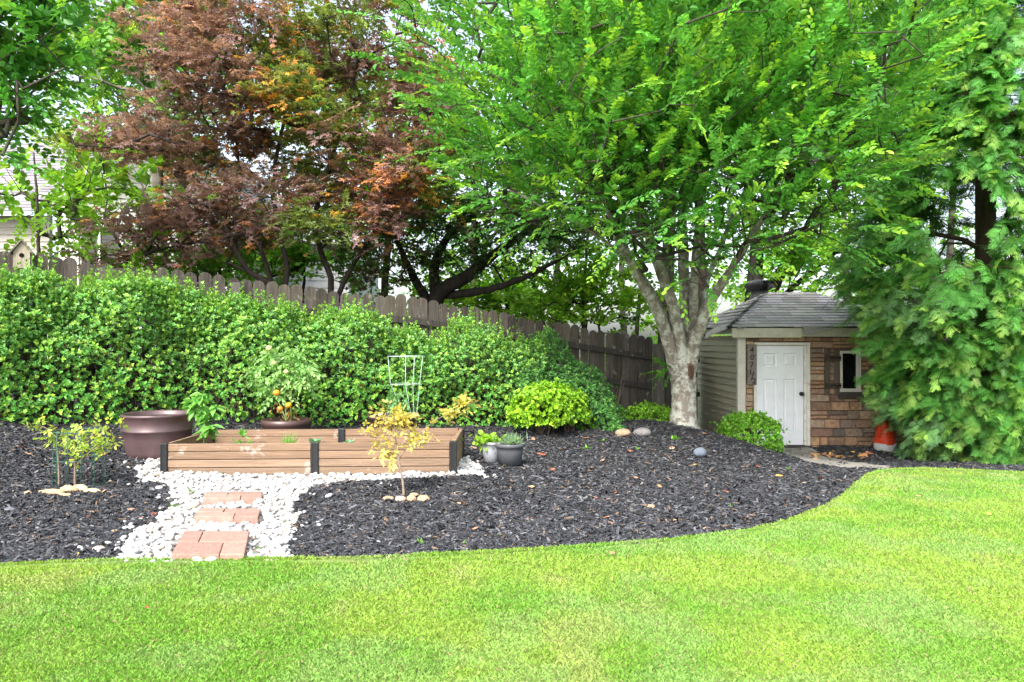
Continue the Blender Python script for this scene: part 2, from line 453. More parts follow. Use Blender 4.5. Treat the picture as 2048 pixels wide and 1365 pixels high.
def lawn_tint(x, y):
    p = np.stack([x, y, x * 0], -1)
    a = fbm(p * 1.9, 21, 4); b = fbm(p * np.array([4.2, 3.4, 1]), 33, 4); c = fbm(p * .8, 41, 3)
    green = np.array([.19, .375, .055]); yel = np.array([.275, .42, .07]); straw = np.array([.42, .41, .2]); pale = np.array([.26, .42, .13])
    t = np.clip((a - .36) * 4.2, 0, 1)[..., None]; o = green * (1 - t) + yel * t
    s = np.clip((b - .56) * 5.5, 0, .8)[..., None] * np.clip((c - .34) * 5, .1, 1)[..., None]; o = o * (1 - s * .45) + straw * s * .45
    q = np.clip((fbm(p * 3.4, 55, 4) - .53) * 4.5, 0, .55)[..., None]; o = o * (1 - q) + pale * q
    return o
tag(arr('lawn', Vf, Q, lawn_tint(Vf[:, 0], Vf[:, 1]) * .45, M['ground'], smooth=True), kind='structure')  # sheet tint darkened: the blades' self-shadow is put into its colour

def in_lawn(x, y): return (y > .3) & ((EYE - g(x, y)) * F / np.maximum(y, .3) + CY > edge_y(x / np.maximum(y, .3) * F + CX))
# blades of grass, thinner on the ground the farther they stand
def blades(name, pts, label):
    n = len(pts); th = rng.uniform(0, 6.283, n); lean = np.abs(rng.normal(0, .42, n)); ph = rng.uniform(0, 6.283, n)
    h = rng.uniform(.014, .034, n) * (1 - .2 * (fbm(pts * 2.5, 8, 2) > .55)); w = rng.uniform(.0017, .0032, n) * (1 + np.clip(pts[:, 1] - 4, 0, 5) * .16)
    side = np.stack([np.cos(th), np.sin(th), th * 0], 1) * w[:, None]
    tip = np.stack([np.sin(lean) * np.cos(ph), np.sin(lean) * np.sin(ph), np.cos(lean)], 1) * h[:, None]
    b = pts - np.array([0, 0, .004])
    V = np.stack([b - side, b + side, b + tip * .65 + side * .7, b + tip + np.stack([np.cos(ph), np.sin(ph), ph * 0 - .5], 1) * (h * .25)[:, None]], 1).reshape(-1, 3)
    Q = np.arange(4 * n).reshape(n, 4)
    c = lawn_tint(pts[:, 0], pts[:, 1]) * np.exp(rng.normal(0, .22, (n, 1))); dry = rng.random(n) < .07; c[dry] = np.array([.36, .33, .16]) * rng.uniform(.6, 1.1, (dry.sum(), 1))
    return tag(arr(name, V, Q, np.repeat(c, 4, 0), M['grass']), label, kind='stuff')
n = 640000
qx = rng.uniform(-60, 2108, n); qy = 935 + (1400 - 935) * rng.random(n) ** .95
ok = qy > edge_y(qx) + 1; qx, qy = qx[ok], qy[ok]
gpts = gp(qx, qy, lawn_top); gpts[:, 2] = g(gpts[:, 0], gpts[:, 1]) + lawn_top
ex = rng.uniform(-60, 2108, 26000); ep = gp(ex, edge_y(ex) + rng.uniform(-.5, 2.5, len(ex))); ep[:, 2] += lawn_top * rng.uniform(0, 1, len(ep))
n = 300000; wx, wy = rng.uniform(-4.4, 8.4, n), rng.uniform(-.5, 8.2, n); pxw = wx / np.maximum(wy, .3) * F + CX
out_ = (wy < 2.4) | (pxw < -60) | (pxw > 2108); ok = out_ & ((wy < .4) | in_lawn(wx, wy - .03)) & (pxw > -850) & (pxw < 2850) | (wy < 2.4); wp = np.stack([wx[ok], wy[ok], g(wx[ok], wy[ok]) + lawn_top], 1)
blades('grass', np.concatenate([gpts, ep, wp]), 'short green mown grass with paler dry patches')

# gravel outline, as measured
grav_px = np.array([(223, 1131), (242, 1091), (282, 1061), (312, 1049), (345, 1021), (350, 998), (340, 972), (287, 963), (266, 956), (278, 937), (298, 921), (326, 911),
                    (352, 896), (880, 896), (907, 914), (934, 920), (962, 935), (966, 953), (882, 957), (789, 960), (680, 966), (622, 978), (598, 993), (584, 1028), (591, 1052), (584, 1082), (590, 1130)], float)
GR = gp(grav_px[:, 0], grav_px[:, 1])
bed_fl = gp(331, 951); bed_fr = gp(905, 946)
def in_gravel(x, y): return inside(GR, x + .05 * (vnoise(np.stack([x * 9, y * 9, x * 0], -1), 4) - .5), y + .05 * (vnoise(np.stack([x * 9, y * 9, x * 0 + 3], -1), 5) - .5))
path_px = np.array([(1556, 896), (1613, 896), (1632, 905), (1650, 915), (1690, 922), (1735, 929), (1782, 935), (1782, 942), (1700, 938), (1640, 930), (1600, 919), (1562, 908)], float)
PA = gp(path_px[:, 0], path_px[:, 1])
def in_path(x, y): return inside(PA, x, y)

grid_mesh('mulch_bed', np.arange(-7.6, 8.6, .1), np.arange(3.4, 14.0, .1), lambda x, y: g(x, y), M['mulch'], (.022, .021, .022), keep=lambda x, y: ~in_lawn(x, y + .25))
gx0, gx1 = GR[:, 0].min(), GR[:, 0].max(); gy0, gy1 = GR[:, 1].min(), GR[:, 1].max()
grid_mesh('gravel_bed', np.arange(gx0 - .1, gx1 + .1, .04), np.arange(gy0 - .1, gy1 + .1, .04), lambda x, y: g(x, y) + .005, M['pebble'], (.2, .185, .165), keep=in_gravel)
xs = np.arange(PA[:, 0].min() - .1, PA[:, 0].max() + .1, .05); ys = np.arange(PA[:, 1].min() - .1, PA[:, 1].max() + .1, .05)
grid_mesh('garden_path', xs, ys, lambda x, y: g(x, y) + .012, M['concrete'], (.24, .225, .2), keep=in_path)

# mulch chips
def chips(n, qx, qy, ln, name='mulch', extra=None):
    P = gp(qx, qy)
    ok = ~in_lawn(P[:, 0], P[:, 1] + np.abs(rng.normal(0, .014, len(P)))) & ~in_gravel(P[:, 0], P[:, 1]) & (P[:, 1] < 13.5)
    ok &= ~((P[:, 0] > 3.6) & (P[:, 1] > 12.02))
    ok &= ~(in_path(P[:, 0], P[:, 1]) & (fbm(P * 5, 77, 2) < .56))
    return P[ok]
n = 150000
P1 = chips(n, rng.uniform(-80, 2100, n), 832 + (1142 - 832) * rng.random(n), 1)
n = 26000
P2 = np.stack([rng.uniform(-7, 7.5, n), rng.uniform(4, 12.4, n)], 1); P2 = np.column_stack([P2, g(P2[:, 0], P2[:, 1])])
ok = ~in_lawn(P2[:, 0], P2[:, 1]) & ~in_gravel(P2[:, 0], P2[:, 1]) & ~((P2[:, 0] > 3.6) & (P2[:, 1] > 12.02)) & ~in_path(P2[:, 0], P2[:, 1])
P = np.concatenate([P1, P2[ok]]); n = len(P)
tv = np.array([(-.5, -.5, 0), (.5, -.38, 0), (.5, .38, 0), (-.5, .5, 0), (-.42, 0, 1), (.38, .1, .9)])
tq = np.array([(0, 1, 5, 4), (2, 3, 4, 5), (0, 4, 3, 3), (1, 2, 5, 5)])
ln = rng.lognormal(math.log(.036), .45, n); ln = np.minimum(ln, .12); wd = np.minimum(ln * rng.uniform(.16, .42, n), .02); hh = rng.uniform(.003, .008, n)
yaw = rng.uniform(0, 6.283, n); pit = rng.normal(0, .3, n); rol = rng.normal(0, .5, n)
d = np.stack([np.cos(yaw) * np.cos(pit), np.sin(yaw) * np.cos(pit), np.sin(pit)], 1)
s = unit(np.stack([-np.sin(yaw), np.cos(yaw), rol], 1)); nn = np.cross(d, s)
P = P + np.array([0, 0, 1]) * rng.uniform(-.001, .012, (n, 1))
V = (P[:, None] + d[:, None] * tv[None, :, :1] * ln[:, None, None] + s[:, None] * tv[None, :, 1:2] * wd[:, None, None] + nn[:, None] * tv[None, :, 2:] * hh[:, None, None]).reshape(-1, 3)
tri = np.array([(0, 1, 5), (0, 5, 4), (2, 3, 4), (2, 4, 5), (0, 4, 3), (1, 2, 5)])
Q = (tri[None] + (np.arange(n) * 6)[:, None, None]).reshape(-1, 3)
c = np.array([.023, .0245, .029]) * np.exp(rng.normal(0, .5, (n, 1)))
b = rng.random(n); c[b < .16] = np.array([.088, .089, .094]) * np.exp(rng.normal(0, .35, ((b < .16).sum(), 1))); c[b > .975] = np.array([.13, .085, .055]) * np.exp(rng.normal(0, .3, ((b > .975).sum(), 1)))
tag(arr('mulch', V, Q, np.repeat(c, 6, 0), M['mulch']), 'black shredded bark mulch spread over the bed', kind='stuff')

# white pebbles
def ico():
    import bmesh
    bm = bmesh.new(); bmesh.ops.create_icosphere(bm, subdivisions=2, radius=1)
    V = np.array([v.co[:] for v in bm.verts]); Fc = np.array([[v.index for v in f.verts] for f in bm.faces]); bm.free(); return V, Fc
IV, IF = ico()
def pebbles(P, size, colr, bury=.3):
    n = len(P); sc_ = size[:, None] * np.stack([rng.uniform(.8, 1.25, n), rng.uniform(.7, 1.0, n), rng.uniform(.45, .75, n)], 1)
    yaw = rng.uniform(0, 6.283, n); ca, sa = np.cos(yaw), np.sin(yaw)
    B = IV[None] * (1 + .22 * (vnoise(IV[None] * 1.3 + rng.uniform(0, 60, (n, 1, 3)), 3)[..., None] - .5)) * sc_[:, None]
    tl = rng.normal(0, .3, n)[:, None]; B[..., 2] += B[..., 0] * tl
    X = B[..., 0] * ca[:, None] - B[..., 1] * sa[:, None]; Y = B[..., 0] * sa[:, None] + B[..., 1] * ca[:, None]
    V = np.stack([X, Y, B[..., 2]], -1) + (P + np.array([0, 0, 1]) * (sc_[:, 2:] * (1 - 2 * bury)))[:, None]
    return V.reshape(-1, 3), (IF[None] + (np.arange(n) * len(IV))[:, None, None]).reshape(-1, 3), np.repeat(colr, len(IV), 0)
n = 13000
q = np.stack([rng.uniform(gx0, gx1, n), rng.uniform(gy0, gy1, n)], 1)
bw = .14
inbed = (q[:, 0] > bed_fl[0] + .05) & (q[:, 0] < bed_fr[0] - .05) & (q[:, 1] > bed_fl[1] + .05)
q = q[in_gravel(q[:, 0], q[:, 1]) & ~inbed]
# stragglers in the mulch beside it
SLABS = [gp(*np.array(q).T)[:, :2] for q in ([(340, 1121), (488, 1122), (502, 1070), (367, 1070)], [(383, 1045), (519, 1044), (523, 1022), (402, 1022)], [(404, 1010), (524, 1006), (526, 992), (412, 995)])]
for s_ in SLABS: q = q[~inside(s_, q[:, 0], q[:, 1])]
st = GR[rng.integers(0, len(GR), 160)][:, :2] + rng.normal(0, .09, (160, 2)); st = st[~in_lawn(st[:, 0], st[:, 1])]
q = np.concatenate([q, st]); P = np.column_stack([q, g(q[:, 0], q[:, 1]) + rng.uniform(.002, .016, len(q))])
cc = np.array([.5, .5, .498]) * rng.uniform(.65, 1.12, (len(P), 1)); b = rng.random(len(P)) < .07; cc[b] = np.array([.5, .42, .33]) * rng.uniform(.7, 1.1, (b.sum(), 1))
V, Q, C = pebbles(P, rng.lognormal(math.log(.0155), .3, len(P)), cc)
tag(arr('gravel', V, Q, C, M['pebble'], smooth=True), 'white rounded pebbles round the raised bed and along the step path', kind='stuff')
# ================================================================== THE SHED
YF = 12.0                                            # its front wall
def fx(px, Y=YF): return (px - CX) / F * Y
def fz(py, Y=YF): return EYE + (CY - py) / F * Y
SX0, SX1, SYB = fx(1478), fx(1478) + 2.72, YF + 2.95
zb, zt = -.66, fz(672)
shed = thing('garden_shed', 'small hip roofed garden shed with stone front, white door and tan siding', 'shed', (SX0, YF, zb))

def stones(mb, x0, x1, z0, z1, holes, y, nrm=1):
    """random coursed veneer stones in front of the plane Y = y, leaving the holes free"""
    pal = np.array([(.47, .28, .165), (.43, .27, .17), (.5, .36, .24), (.31, .2, .14), (.25, .19, .155), (.17, .145, .13), (.40, .3, .225), (.3, .185, .14), (.43, .28, .16)])
    z = z0
    while z < z1 - .02:
        h = random.choice([.075, .095, .11, .12, .14]); h = min(h, z1 - z)
        if z1 - z - h < .05: h = z1 - z
        cuts = [(x0, x1)]
        for hx0, hx1, hz0, hz1 in holes:
            if z + h * .5 > hz0 and z + h * .5 < hz1:
                nc_ = []
                for a, b in cuts:
                    if hx0 > a: nc_.append((a, min(b, hx0)))
                    if hx1 < b: nc_.append((max(a, hx1), b))
                cuts = [c for c in nc_ if c[1] - c[0] > .015]
        for a, b in cuts:
            x = a
            while x < b - .01:
                w = random.uniform(.13, .42)
                if b - x - w < .1: w = b - x
                sub = [(z, h)] if h < .1 or random.random() < .6 else [(z, h * .48), (z + h * .48, h * .52)]
                for zz, hh in sub:
                    d = random.uniform(.02, .045); q = .004; e = random.uniform(.006, .014)
                    c = pal[random.choices(range(9), [5, 4, 3, 3, 2, 1.3, 3, 3, 3])[0]] * random.uniform(.75, 1.2)
                    A0 = [(x + q, y, zz + q), (x + w - q, y, zz + q), (x + w - q, y, zz + hh - q), (x + q, y, zz + hh - q)]
                    j = lambda: random.uniform(-.004, .004)
                    B0 = [(x + q + e + j(), y - d + j() * 2, zz + q + e * .6 + j()), (x + w - q - e + j(), y - d + j() * 2, zz + q + e * .6 + j()), (x + w - q - e + j(), y - d + j() * 2, zz + hh - q - e * .6 + j()), (x + q + e + j(), y - d + j() * 2, zz + hh - q - e * .6 + j())]
                    mb.add(A0 + B0, [(0, 1, 5, 4), (1, 2, 6, 5), (2, 3, 7, 6), (3, 0, 4, 7), (4, 5, 6, 7)], c)
                x += w
        z += h
DX0, DX1, DZ0, DZ1 = fx(1512), fx(1607.5), fz(892), fz(692)
WX0, WX1, WZ0, WZ1 = fx(1677), fx(1719), fz(780), fz(702)
fo_ = .045
holes = [(DX0 - .05, DX1 + .09, -9, DZ1 + .06), (WX0 - .01, WX1 + .01, WZ0 - .12, WZ1 + .01)]
mb = MB()
hx = [SX0 + .09, DX0 - .05, DX1 + .09, WX0, WX1, SX1]
# backing wall pieces round the openings
mb.span((SX0 + .02, YF, zb), (DX0 - .045, YF + .1, zt), (.12, .09, .07)); mb.span((DX1 + .085, YF, zb), (WX0 - .005, YF + .1, zt), (.12, .09, .07)); mb.span((WX1 + .005, YF, zb), (SX1, YF + .1, zt), (.12, .09, .07))
mb.span((DX0 - .045, YF, DZ1 + .055), (DX1 + .085, YF + .1, zt), (.12, .09, .07)); mb.span((WX0 - .005, YF, zb), (WX1 + .005, YF + .1, WZ0 - .1), (.12, .09, .07)); mb.span((WX0 - .005, YF, WZ1 + .005), (WX1 + .005, YF + .1, zt), (.12, .09, .07))
stones(mb, SX0 + .095, SX1, zb, zt - .02, holes, YF - .002)
mb.build('stone_wall', M['stone'], shed)

def lap_siding(mb, x, y0, y1, z0, z1, reveal, colr, axis='x', out=-1):
    """lapped boards; axis 'x': wall plane at X = x running along Y, facing out*X; axis 'y': plane at Y = x running along X"""
    n = int(math.ceil((z1 - z0) / reveal))
    for k in range(n):
        a, b = z0 + k * reveal, min(z0 + (k + 1) * reveal, z1); c = np.array(colr) * random.uniform(.93, 1.07)
        o1, o2 = out * .028, out * .008
        P = [(x, a), (x + o1, a), (x + o1, a + .012), (x + o2, b), (x, b)]
        if axis == 'x': mb.prism([(p, y0, q) for p, q in P], (0, y1 - y0, 0), c)
        else: mb.prism([(y0, p, q) for p, q in P], (y1 - y0, 0, 0), c)
mb = MB(); lap_siding(mb, SX0, YF + .045, SYB, zb, zt, .108, (.46, .44, .33))
mb.span((SX0, YF + .1, zb), (SX0 + .08, SYB, zt), (.2, .19, .14))
mb.build('siding_wall', M['siding'], shed)
mb = MB(); mb.span((SX0 + .08, SYB - .08, zb), (SX1, SYB, zt), (.2, .19, .14)); mb.span((SX1 - .08, YF + .1, zb), (SX1, SYB - .08, zt), (.2, .19, .14))
mb.build('rear_wall', M['siding'], shed)
mb = MB(); mb.span((SX0 - .035, YF - .055, zb), (SX0 + .09, YF - .0, zt), (.62, .6, .52)); mb.span((SX0 - .036, YF, zb), (SX0 + .02, YF + .045, zt), (.6, .58, .5))
mb.build('corner_trim', M['trim'], shed, bevel=.004)

# door: slab, moulded panels, frame, knob
door = MB()
yd = YF - .0
def panel_door(mb, x0, x1, z0, z1, y, panels, c):
    xs_ = sorted({x0, x1} | {q for p in panels for q in (p[0], p[1])}); zs = sorted({z0, z1} | {q for p in panels for q in (p[2], p[3])})
    for i in range(len(xs_) - 1):
        for k in range(len(zs) - 1):
            cx_, cz = (xs_[i] + xs_[i + 1]) / 2, (zs[k] + zs[k + 1]) / 2
            pan = next((p for p in panels if p[0] < cx_ < p[1] and p[2] < cz < p[3]), None)
            if pan is None:
                mb.add([(xs_[i], y, zs[k]), (xs_[i + 1], y, zs[k]), (xs_[i + 1], y, zs[k + 1]), (xs_[i], y, zs[k + 1])], [(0, 1, 2, 3)], c)
    for p in panels:
        rings = [(0, 0), (.012, .011), (.026, .011), (.045, .002)]
        V = []
        for e, d in rings: V += [(p[0] + e, y + d, p[2] + e), (p[1] - e, y + d, p[2] + e), (p[1] - e, y + d, p[3] - e), (p[0] + e, y + d, p[3] - e)]
        Fc = [(4 * r + k, 4 * r + (k + 1) % 4, 4 * r + 4 + (k + 1) % 4, 4 * r + 4 + k) for r in range(3) for k in range(4)] + [(12, 13, 14, 15)]
        mb.add(V, Fc, c)
    mb.add([(x0, y, z0), (x1, y, z0), (x1, y, z1), (x0, y, z1), (x0, y + .04, z0), (x1, y + .04, z0), (x1, y + .04, z1), (x0, y + .04, z1)], [(0, 4, 5, 1), (1, 5, 6, 2), (2, 6, 7, 3), (3, 7, 4, 0), (4, 7, 6, 5)], c)
pz = [(fz(734), fz(707)), (fz(866), fz(758))]; pxs = [(fx(1527), fx(1553)), (fx(1567), fx(1592))]
panel_door(door, DX0, DX1 - .008, DZ0 + .015, DZ1, yd, [(a, b, c_, d_) for a, b in pxs for c_, d_ in pz], (.84, .87, .92))
dr = door.build('door', M['white_paint'], shed)
kb = MB(); kb.lathe([(0, 0), (.03, 0), (.032, .006), (.012, .012), (.011, .03), (.026, .036), (.033, .05), (.03, .066), (.016, .074), (0, .075)], (fx(1602), yd, fz(788)), 20, (.014, .014, .016), rotx(math.pi / 2))
kb.build('knob', M['black_metal'], dr, smooth=True)
fr = MB(); cw = (.72, .7, .64)
fr.span((DX0 - .045, YF - .05, DZ0 - .02), (DX0 - .003, YF + .06, DZ1 + .006), cw); fr.span((DX1 + .0, YF - .02, DZ0 - .02), (DX1 + .035, YF + .06, DZ1 + .006), cw); fr.span((DX1 + .035, YF - .055, DZ0 - .02), (DX1 + .085, YF + .055, DZ1 + .006), cw)
fr.span((DX0 - .045, YF - .056, DZ1 + .008), (DX1 + .086, YF + .06, DZ1 + .052), cw)
fr.build('door_frame', M['trim'], shed, bevel=.004)
th = MB(); th.span((DX0 - .05, YF - .09, DZ0 - .06), (DX1 + .09, YF + .06, DZ0 + .008), (.06, .058, .055)); th.build('threshold', M['concrete'], shed, bevel=.004)

# window with its pane, sill and the dark stone ledge under it; one board shutter
wf = MB(); t = .042
wf.span((WX0, YF - .06, WZ0), (WX0 + t, YF + .03, WZ1), cw); wf.span((WX1 - t * 1.5, YF - .06, WZ0), (WX1, YF + .03, WZ1), cw); wf.span((WX0 + t, YF - .058, WZ1 - t), (WX1 - t * 1.5, YF + .03, WZ1), cw); wf.span((WX0 + t, YF - .058, WZ0), (WX1 - t * 1.5, YF + .03, WZ0 + t * .5), cw)
win = wf.build('window', M['white_paint'], shed, bevel=.003)
pn_ = MB(); pn_.span((WX0 + t - .002, YF - .012, WZ0 + t * .4), (WX1 - t * 1.5 + .002, YF - .004, WZ1 - t + .002)); pn_.build('pane', M['glass'], win)
sl = MB(); sl.span((WX0 - .004, YF - .085, WZ0 - .03), (WX1 + .01, YF + .02, WZ0 - .002), cw); sl.build('sill', M['white_paint'], win, bevel=.003)
lg = MB(); lg.span((WX0 - .01, YF - .09, fz(798)), (WX1 + .03, YF + .02, WZ0 - .033), (.075, .068, .06)); lg.build('stone_ledge', M['stone'], win, bevel=.012)
sh = MB(); wc = (.1, .08, .065)
for a, b in ((1646, 1657), (1665, 1676.5)): sh.span((fx(a), YF - .065, fz(790)), (fx(b), YF - .047, fz(697)), np.array(wc) * random.uniform(.9, 1.5))
for y0, y1 in ((711, 722), (766, 777)): sh.span((fx(1645.5), YF - .09, fz(y1)), (fx(1677), YF - .066, fz(y0)), np.array(wc) * .75)
shu = sh.build('shutter', M['wood'], shed, bevel=.003)
for y in (716, 771):
    hb = MB(); hb.span((fx(1655), YF - .094, fz(y + 1.6)), (fx(1677), YF - .0905, fz(y - 1.6)), (.012, .012, .013)); hb.lathe([(.012, -.01), (.012, .01)], (fx(1676), YF - .1, fz(y)), 10, (.012, .012, .013), close=True)
    hb.build('hinge', M['black_metal'], shu)

# the number plaque: 4 0 7 1/2, one figure under the other
sg = MB(); sg.span((fx(1492), YF - .075, fz(769)), (fx(1510), YF - .05, fz(690)), (.21, .185, .165)); sg.span((fx(1492) - .006, YF - .07, fz(769) - .006), (fx(1510) + .006, YF - .052, fz(690) + .006), (.1, .075, .06))
plq = sg.build('number_plaque', M['stone'], shed, bevel=.003)
NUM = []
def glyph(ch, px, py, hpx, sl=1.0):
    cu = bpy.data.curves.new('numeral', 'FONT'); cu.body = ch; cu.size = 1; cu.extrude = .03; cu.offset = .012
    o = bpy.data.objects.new('numeral', cu); col.objects.link(o)
    dg = bpy.context.evaluated_depsgraph_get(); me = bpy.data.meshes.new_from_object(o.evaluated_get(dg)); bpy.data.objects.remove(o)
    V = np.array([v.co[:] for v in me.vertices]); Fc = [tuple(p.vertices) for p in me.polygons]
    bb = V[:, :2]; c0 = (bb.min(0) + bb.max(0)) / 2; s = hpx / F * YF / (bb[:, 1].max() - bb[:, 1].min())
    mb = MB(); mb.add(np.stack([fx(px) + (V[:, 0] - c0[0]) * s * sl, YF - .077 - V[:, 2] * .1, fz(py) + (V[:, 1] - c0[1]) * s], 1), Fc, (.012, .011, .011))
    mb.build('numeral', M['black_metal'], plq)
glyph('4', 1501, 700, 11.5, 1.05); glyph('0', 1501, 714.5, 11.5); glyph('7', 1501, 729.5, 11.5); glyph('1', 1498, 744.5, 11); glyph('/', 1502, 752, 17); glyph('2', 1505, 761.5, 11)

# hip roof with shingle tabs
def shingles(mb, eL, eR, rL, rR, expo, tabw, base, drop=0, thick=.012, rag=0.0):
    eL, eR, rL, rR = [np.asarray(q, float) for q in (eL, eR, rL, rR)]
    ml, mr_ = (eL + eR) / 2, (rL + rR) / 2; slope = np.linalg.norm(mr_ - ml); n = max(1, int(round(slope / expo)))
    U = eR - eL; wd_ = np.linalg.norm(U); ux = U / wd_; up = mr_ - ml; up = unit(up - ux * np.dot(up, ux)); nn = np.cross(ux, up); nn = nn if nn[2] > 0 else -nn
    for k in range(n):
        t0, t1 = k / n, min(1, (k + 1.06) / n)
        a0, b0 = eL + (rL - eL) * t0, eR + (rR - eR) * t0; a1, b1 = eL + (rL - eL) * t1, eR + (rR - eR) * t1
        w0, w1 = np.dot(b0 - a0, ux), np.dot(b1 - a1, ux)
        x = -random.uniform(0, tabw)
        off0 = np.dot(a1 - a0, ux)
        while x < w0:
            x0, x1 = max(0, x), min(w0, x + tabw - .006)
            if x1 - x0 > .01:
                c = np.array(base) * random.uniform(.72, 1.25) * np.array([1, random.uniform(.97, 1.02), random.uniform(.95, 1.08)])
                y0, y1 = np.clip(x0, off0, off0 + w1), np.clip(x1, off0, off0 + w1)
                rg = random.uniform(-rag, rag) if k == 0 else 0
                lo = -up * (random.uniform(0, .006) + rg)
                p = [a0 + ux * x0 + lo + nn * thick * 1.6, a0 + ux * x1 + lo + nn * thick * (1.6 + random.uniform(0, .5)), a0 + ux * y1 + up * slope * (t1 - t0) + nn * thick * .3, a0 + ux * y0 + up * slope * (t1 - t0) + nn * thick * .3]
                q = [a0 + ux * x0 + lo + nn * thick * .6, a0 + ux * x1 + lo + nn * thick * .6]
                mb.add(p + q, [(0, 1, 2, 3), (4, 5, 1, 0)], c)
            x += tabw
ov = .16; EZ = fz(655, YF - .15); RZ = fz(587, 13.45)
e = [np.array(q) for q in [(SX0 - ov, YF - ov, EZ), (SX1 + ov, YF - ov, EZ), (SX1 + ov, SYB + ov, EZ), (SX0 - ov, SYB + ov, EZ)]]
RL, RR = np.array([fx(1535, 13.45), 13.45, RZ]), np.array([SX1 + ov - (fx(1535, 13.45) - SX0 + ov), 13.45, RZ])
rf = MB(); gr_ = (.43, .415, .41)
shingles(rf, e[0], e[1], RL, RR, .135, .3, gr_, rag=.015); shingles(rf, e[3], e[0], RL, RL, .135, .3, gr_, rag=.02); shingles(rf, e[1], e[2], RR, RR, .135, .3, gr_); shingles(rf, e[2], e[3], RR, RL, .135, .3, gr_)
lo = np.array([0, 0, .012])
rf.add([e[0], e[1], e[2], e[3], RL, RR], [(0, 1, 5, 4), (1, 2, 5), (2, 3, 4, 5), (3, 0, 4), (0, 3, 2, 1)], (.06, .055, .05))
# hip caps: on the near left hip they are wide, dark and curling
for a, b, wd_, cc in ((e[0], RL, .17, .7), (e[1], RR, .12, .9), (e[3], RL, .12, .9)):
    L_ = np.linalg.norm(b - a); n = int(L_ / .14); d = (b - a) / L_; s_ = unit(np.cross(d, (0, 0, 1))); u_ = np.cross(s_, d)
    for k in range(n):
        p = a + d * (k * L_ / n); q = a + d * min(L_, (k + 1.2) * L_ / n); l = .022 + random.uniform(0, .014); c = np.array(gr_) * cc * random.uniform(.7, 1.15)
        V = [p - s_ * wd_ + u_ * (l - .07), p + u_ * l, p + s_ * wd_ + u_ * (l - .07), q + s_ * wd_ + u_ * (.008 - .07), q + u_ * .008, q - s_ * wd_ + u_ * (.008 - .07)]
        rf.add(V, [(0, 1, 4, 5), (1, 2, 3, 4)], c)
for k in range(int((RR - RL)[0] / .14) + 1):
    p = RL + np.array([k * .14, 0, 0]); l = .02 + random.uniform(0, .008)
    rf.add([p + (0, -.11, l - .06), p + (0, 0, l), p + (0, .11, l - .06), p + (.165, .11, -.045), p + (.165, 0, .012), p + (.165, -.11, -.045)], [(0, 1, 4, 5), (1, 2, 3, 4)], np.array(gr_) * random.uniform(.75, 1.1))
roof = rf.build('roof', M['shingle'], shed)
fa = MB(); fcx = (.55, .53, .43)
fa.span((SX0 - ov + .01, YF - ov + .005, EZ - .165), (fx(1596), YF - ov + .035, EZ - .012), fcx); fa.span((fx(1596) + .004, YF - ov + .012, EZ - .15), (SX1 + ov - .01, YF - ov + .035, EZ - .01), np.array(fcx) * .85)
fa.span((SX0 - ov + .008, YF - ov + .036, EZ - .1), (SX0 - ov + .035, SYB + ov, EZ - .012), np.array(fcx) * .6)
fa.span((SX0 - ov + .035, YF - ov + .036, EZ - .06), (SX1 + ov - .03, YF - .06, EZ - .045), (.3, .28, .22)); fa.span((SX0 - ov + .036, YF - .06, EZ - .062), (SX0 - .036, SYB, EZ - .047), (.3, .28, .22))
fa.build('fascia', M['trim'], shed, bevel=.003)
# a shingle flap that hangs torn over the fascia and another at the corner
def flap(P, c):
    fl = MB()
    n = len(P); P = np.array(P); fl.add(np.concatenate([P, P + (0, .006, .004)]), [tuple(range(n))] + [tuple(range(2 * n - 1, n - 1, -1))] + [((i + 1) % n, i, n + i, n + (i + 1) % n) for i in range(n)], c); fl.build('loose_shingle', M['shingle'], shed)
y_ = YF - ov - .012
flap([(fx(1594), y_ - .03, fz(653)), (fx(1602), y_ - .045, fz(671)), (fx(1612), y_ - .04, fz(669)), (fx(1632), y_ - .03, fz(662)), (fx(1660), y_ - .02, fz(658)), (fx(1662), y_ + .05, fz(653)), (fx(1628), y_ + .06, fz(650))], np.array(gr_) * .8)
flap([(fx(1474), y_ + .12, fz(653)), (fx(1448), y_ + .35, fz(662)), (fx(1424), y_ + .6, fz(678)), (fx(1426), y_ + .6, fz(668)), (fx(1440), y_ + .5, fz(655))], np.array(gr_) * 1.1)
# turbine ventilator
VP = at(1518, 586, 13.9); VP[2] = RZ + .0
tv_ = MB(); tv_.lathe([(.17, -.12), (.15, .0), (.14, .06), (.155, .065)], VP, 24, (.075, .077, .082))
vent = tv_.build('turbine_vent', M['black_metal'], shed, smooth=True)
fin = MB(); nf = 22
for k in range(nf):
    a = k * 2 * math.pi / nf; P = []
    for s_ in np.linspace(0, 1, 9):
        ph = s_ * math.pi; r = .14 + .125 * math.sin(ph); aa = a + s_ * .5
        P.append((VP[0] + r * math.cos(aa), VP[1] + r * math.sin(aa), VP[2] + .065 + .2 * s_))
    P = np.array(P); dr_ = []
    for s_ in np.linspace(0, 1, 9):
        ph = s_ * math.pi; r = .11 + .095 * math.sin(ph); aa = a + s_ * .5 + .2
        dr_.append((VP[0] + r * math.cos(aa), VP[1] + r * math.sin(aa), VP[2] + .065 + .2 * s_))
    dr_ = np.array(dr_)
    fin.add(np.concatenate([P, dr_]), [(i, i + 1, 9 + i + 1, 9 + i) for i in range(8)], (.075, .077, .082))
fin.lathe([(.0, .28), (.1, .275), (.15, .255), (.16, .245)], VP, 24, (.075, .077, .082)); fin.lathe([(.1, .07), (.19, .165), (.1, .25)], VP, 24, (.008, .008, .009))
fin.build('turbine_head', M['black_metal'], vent, smooth=True)

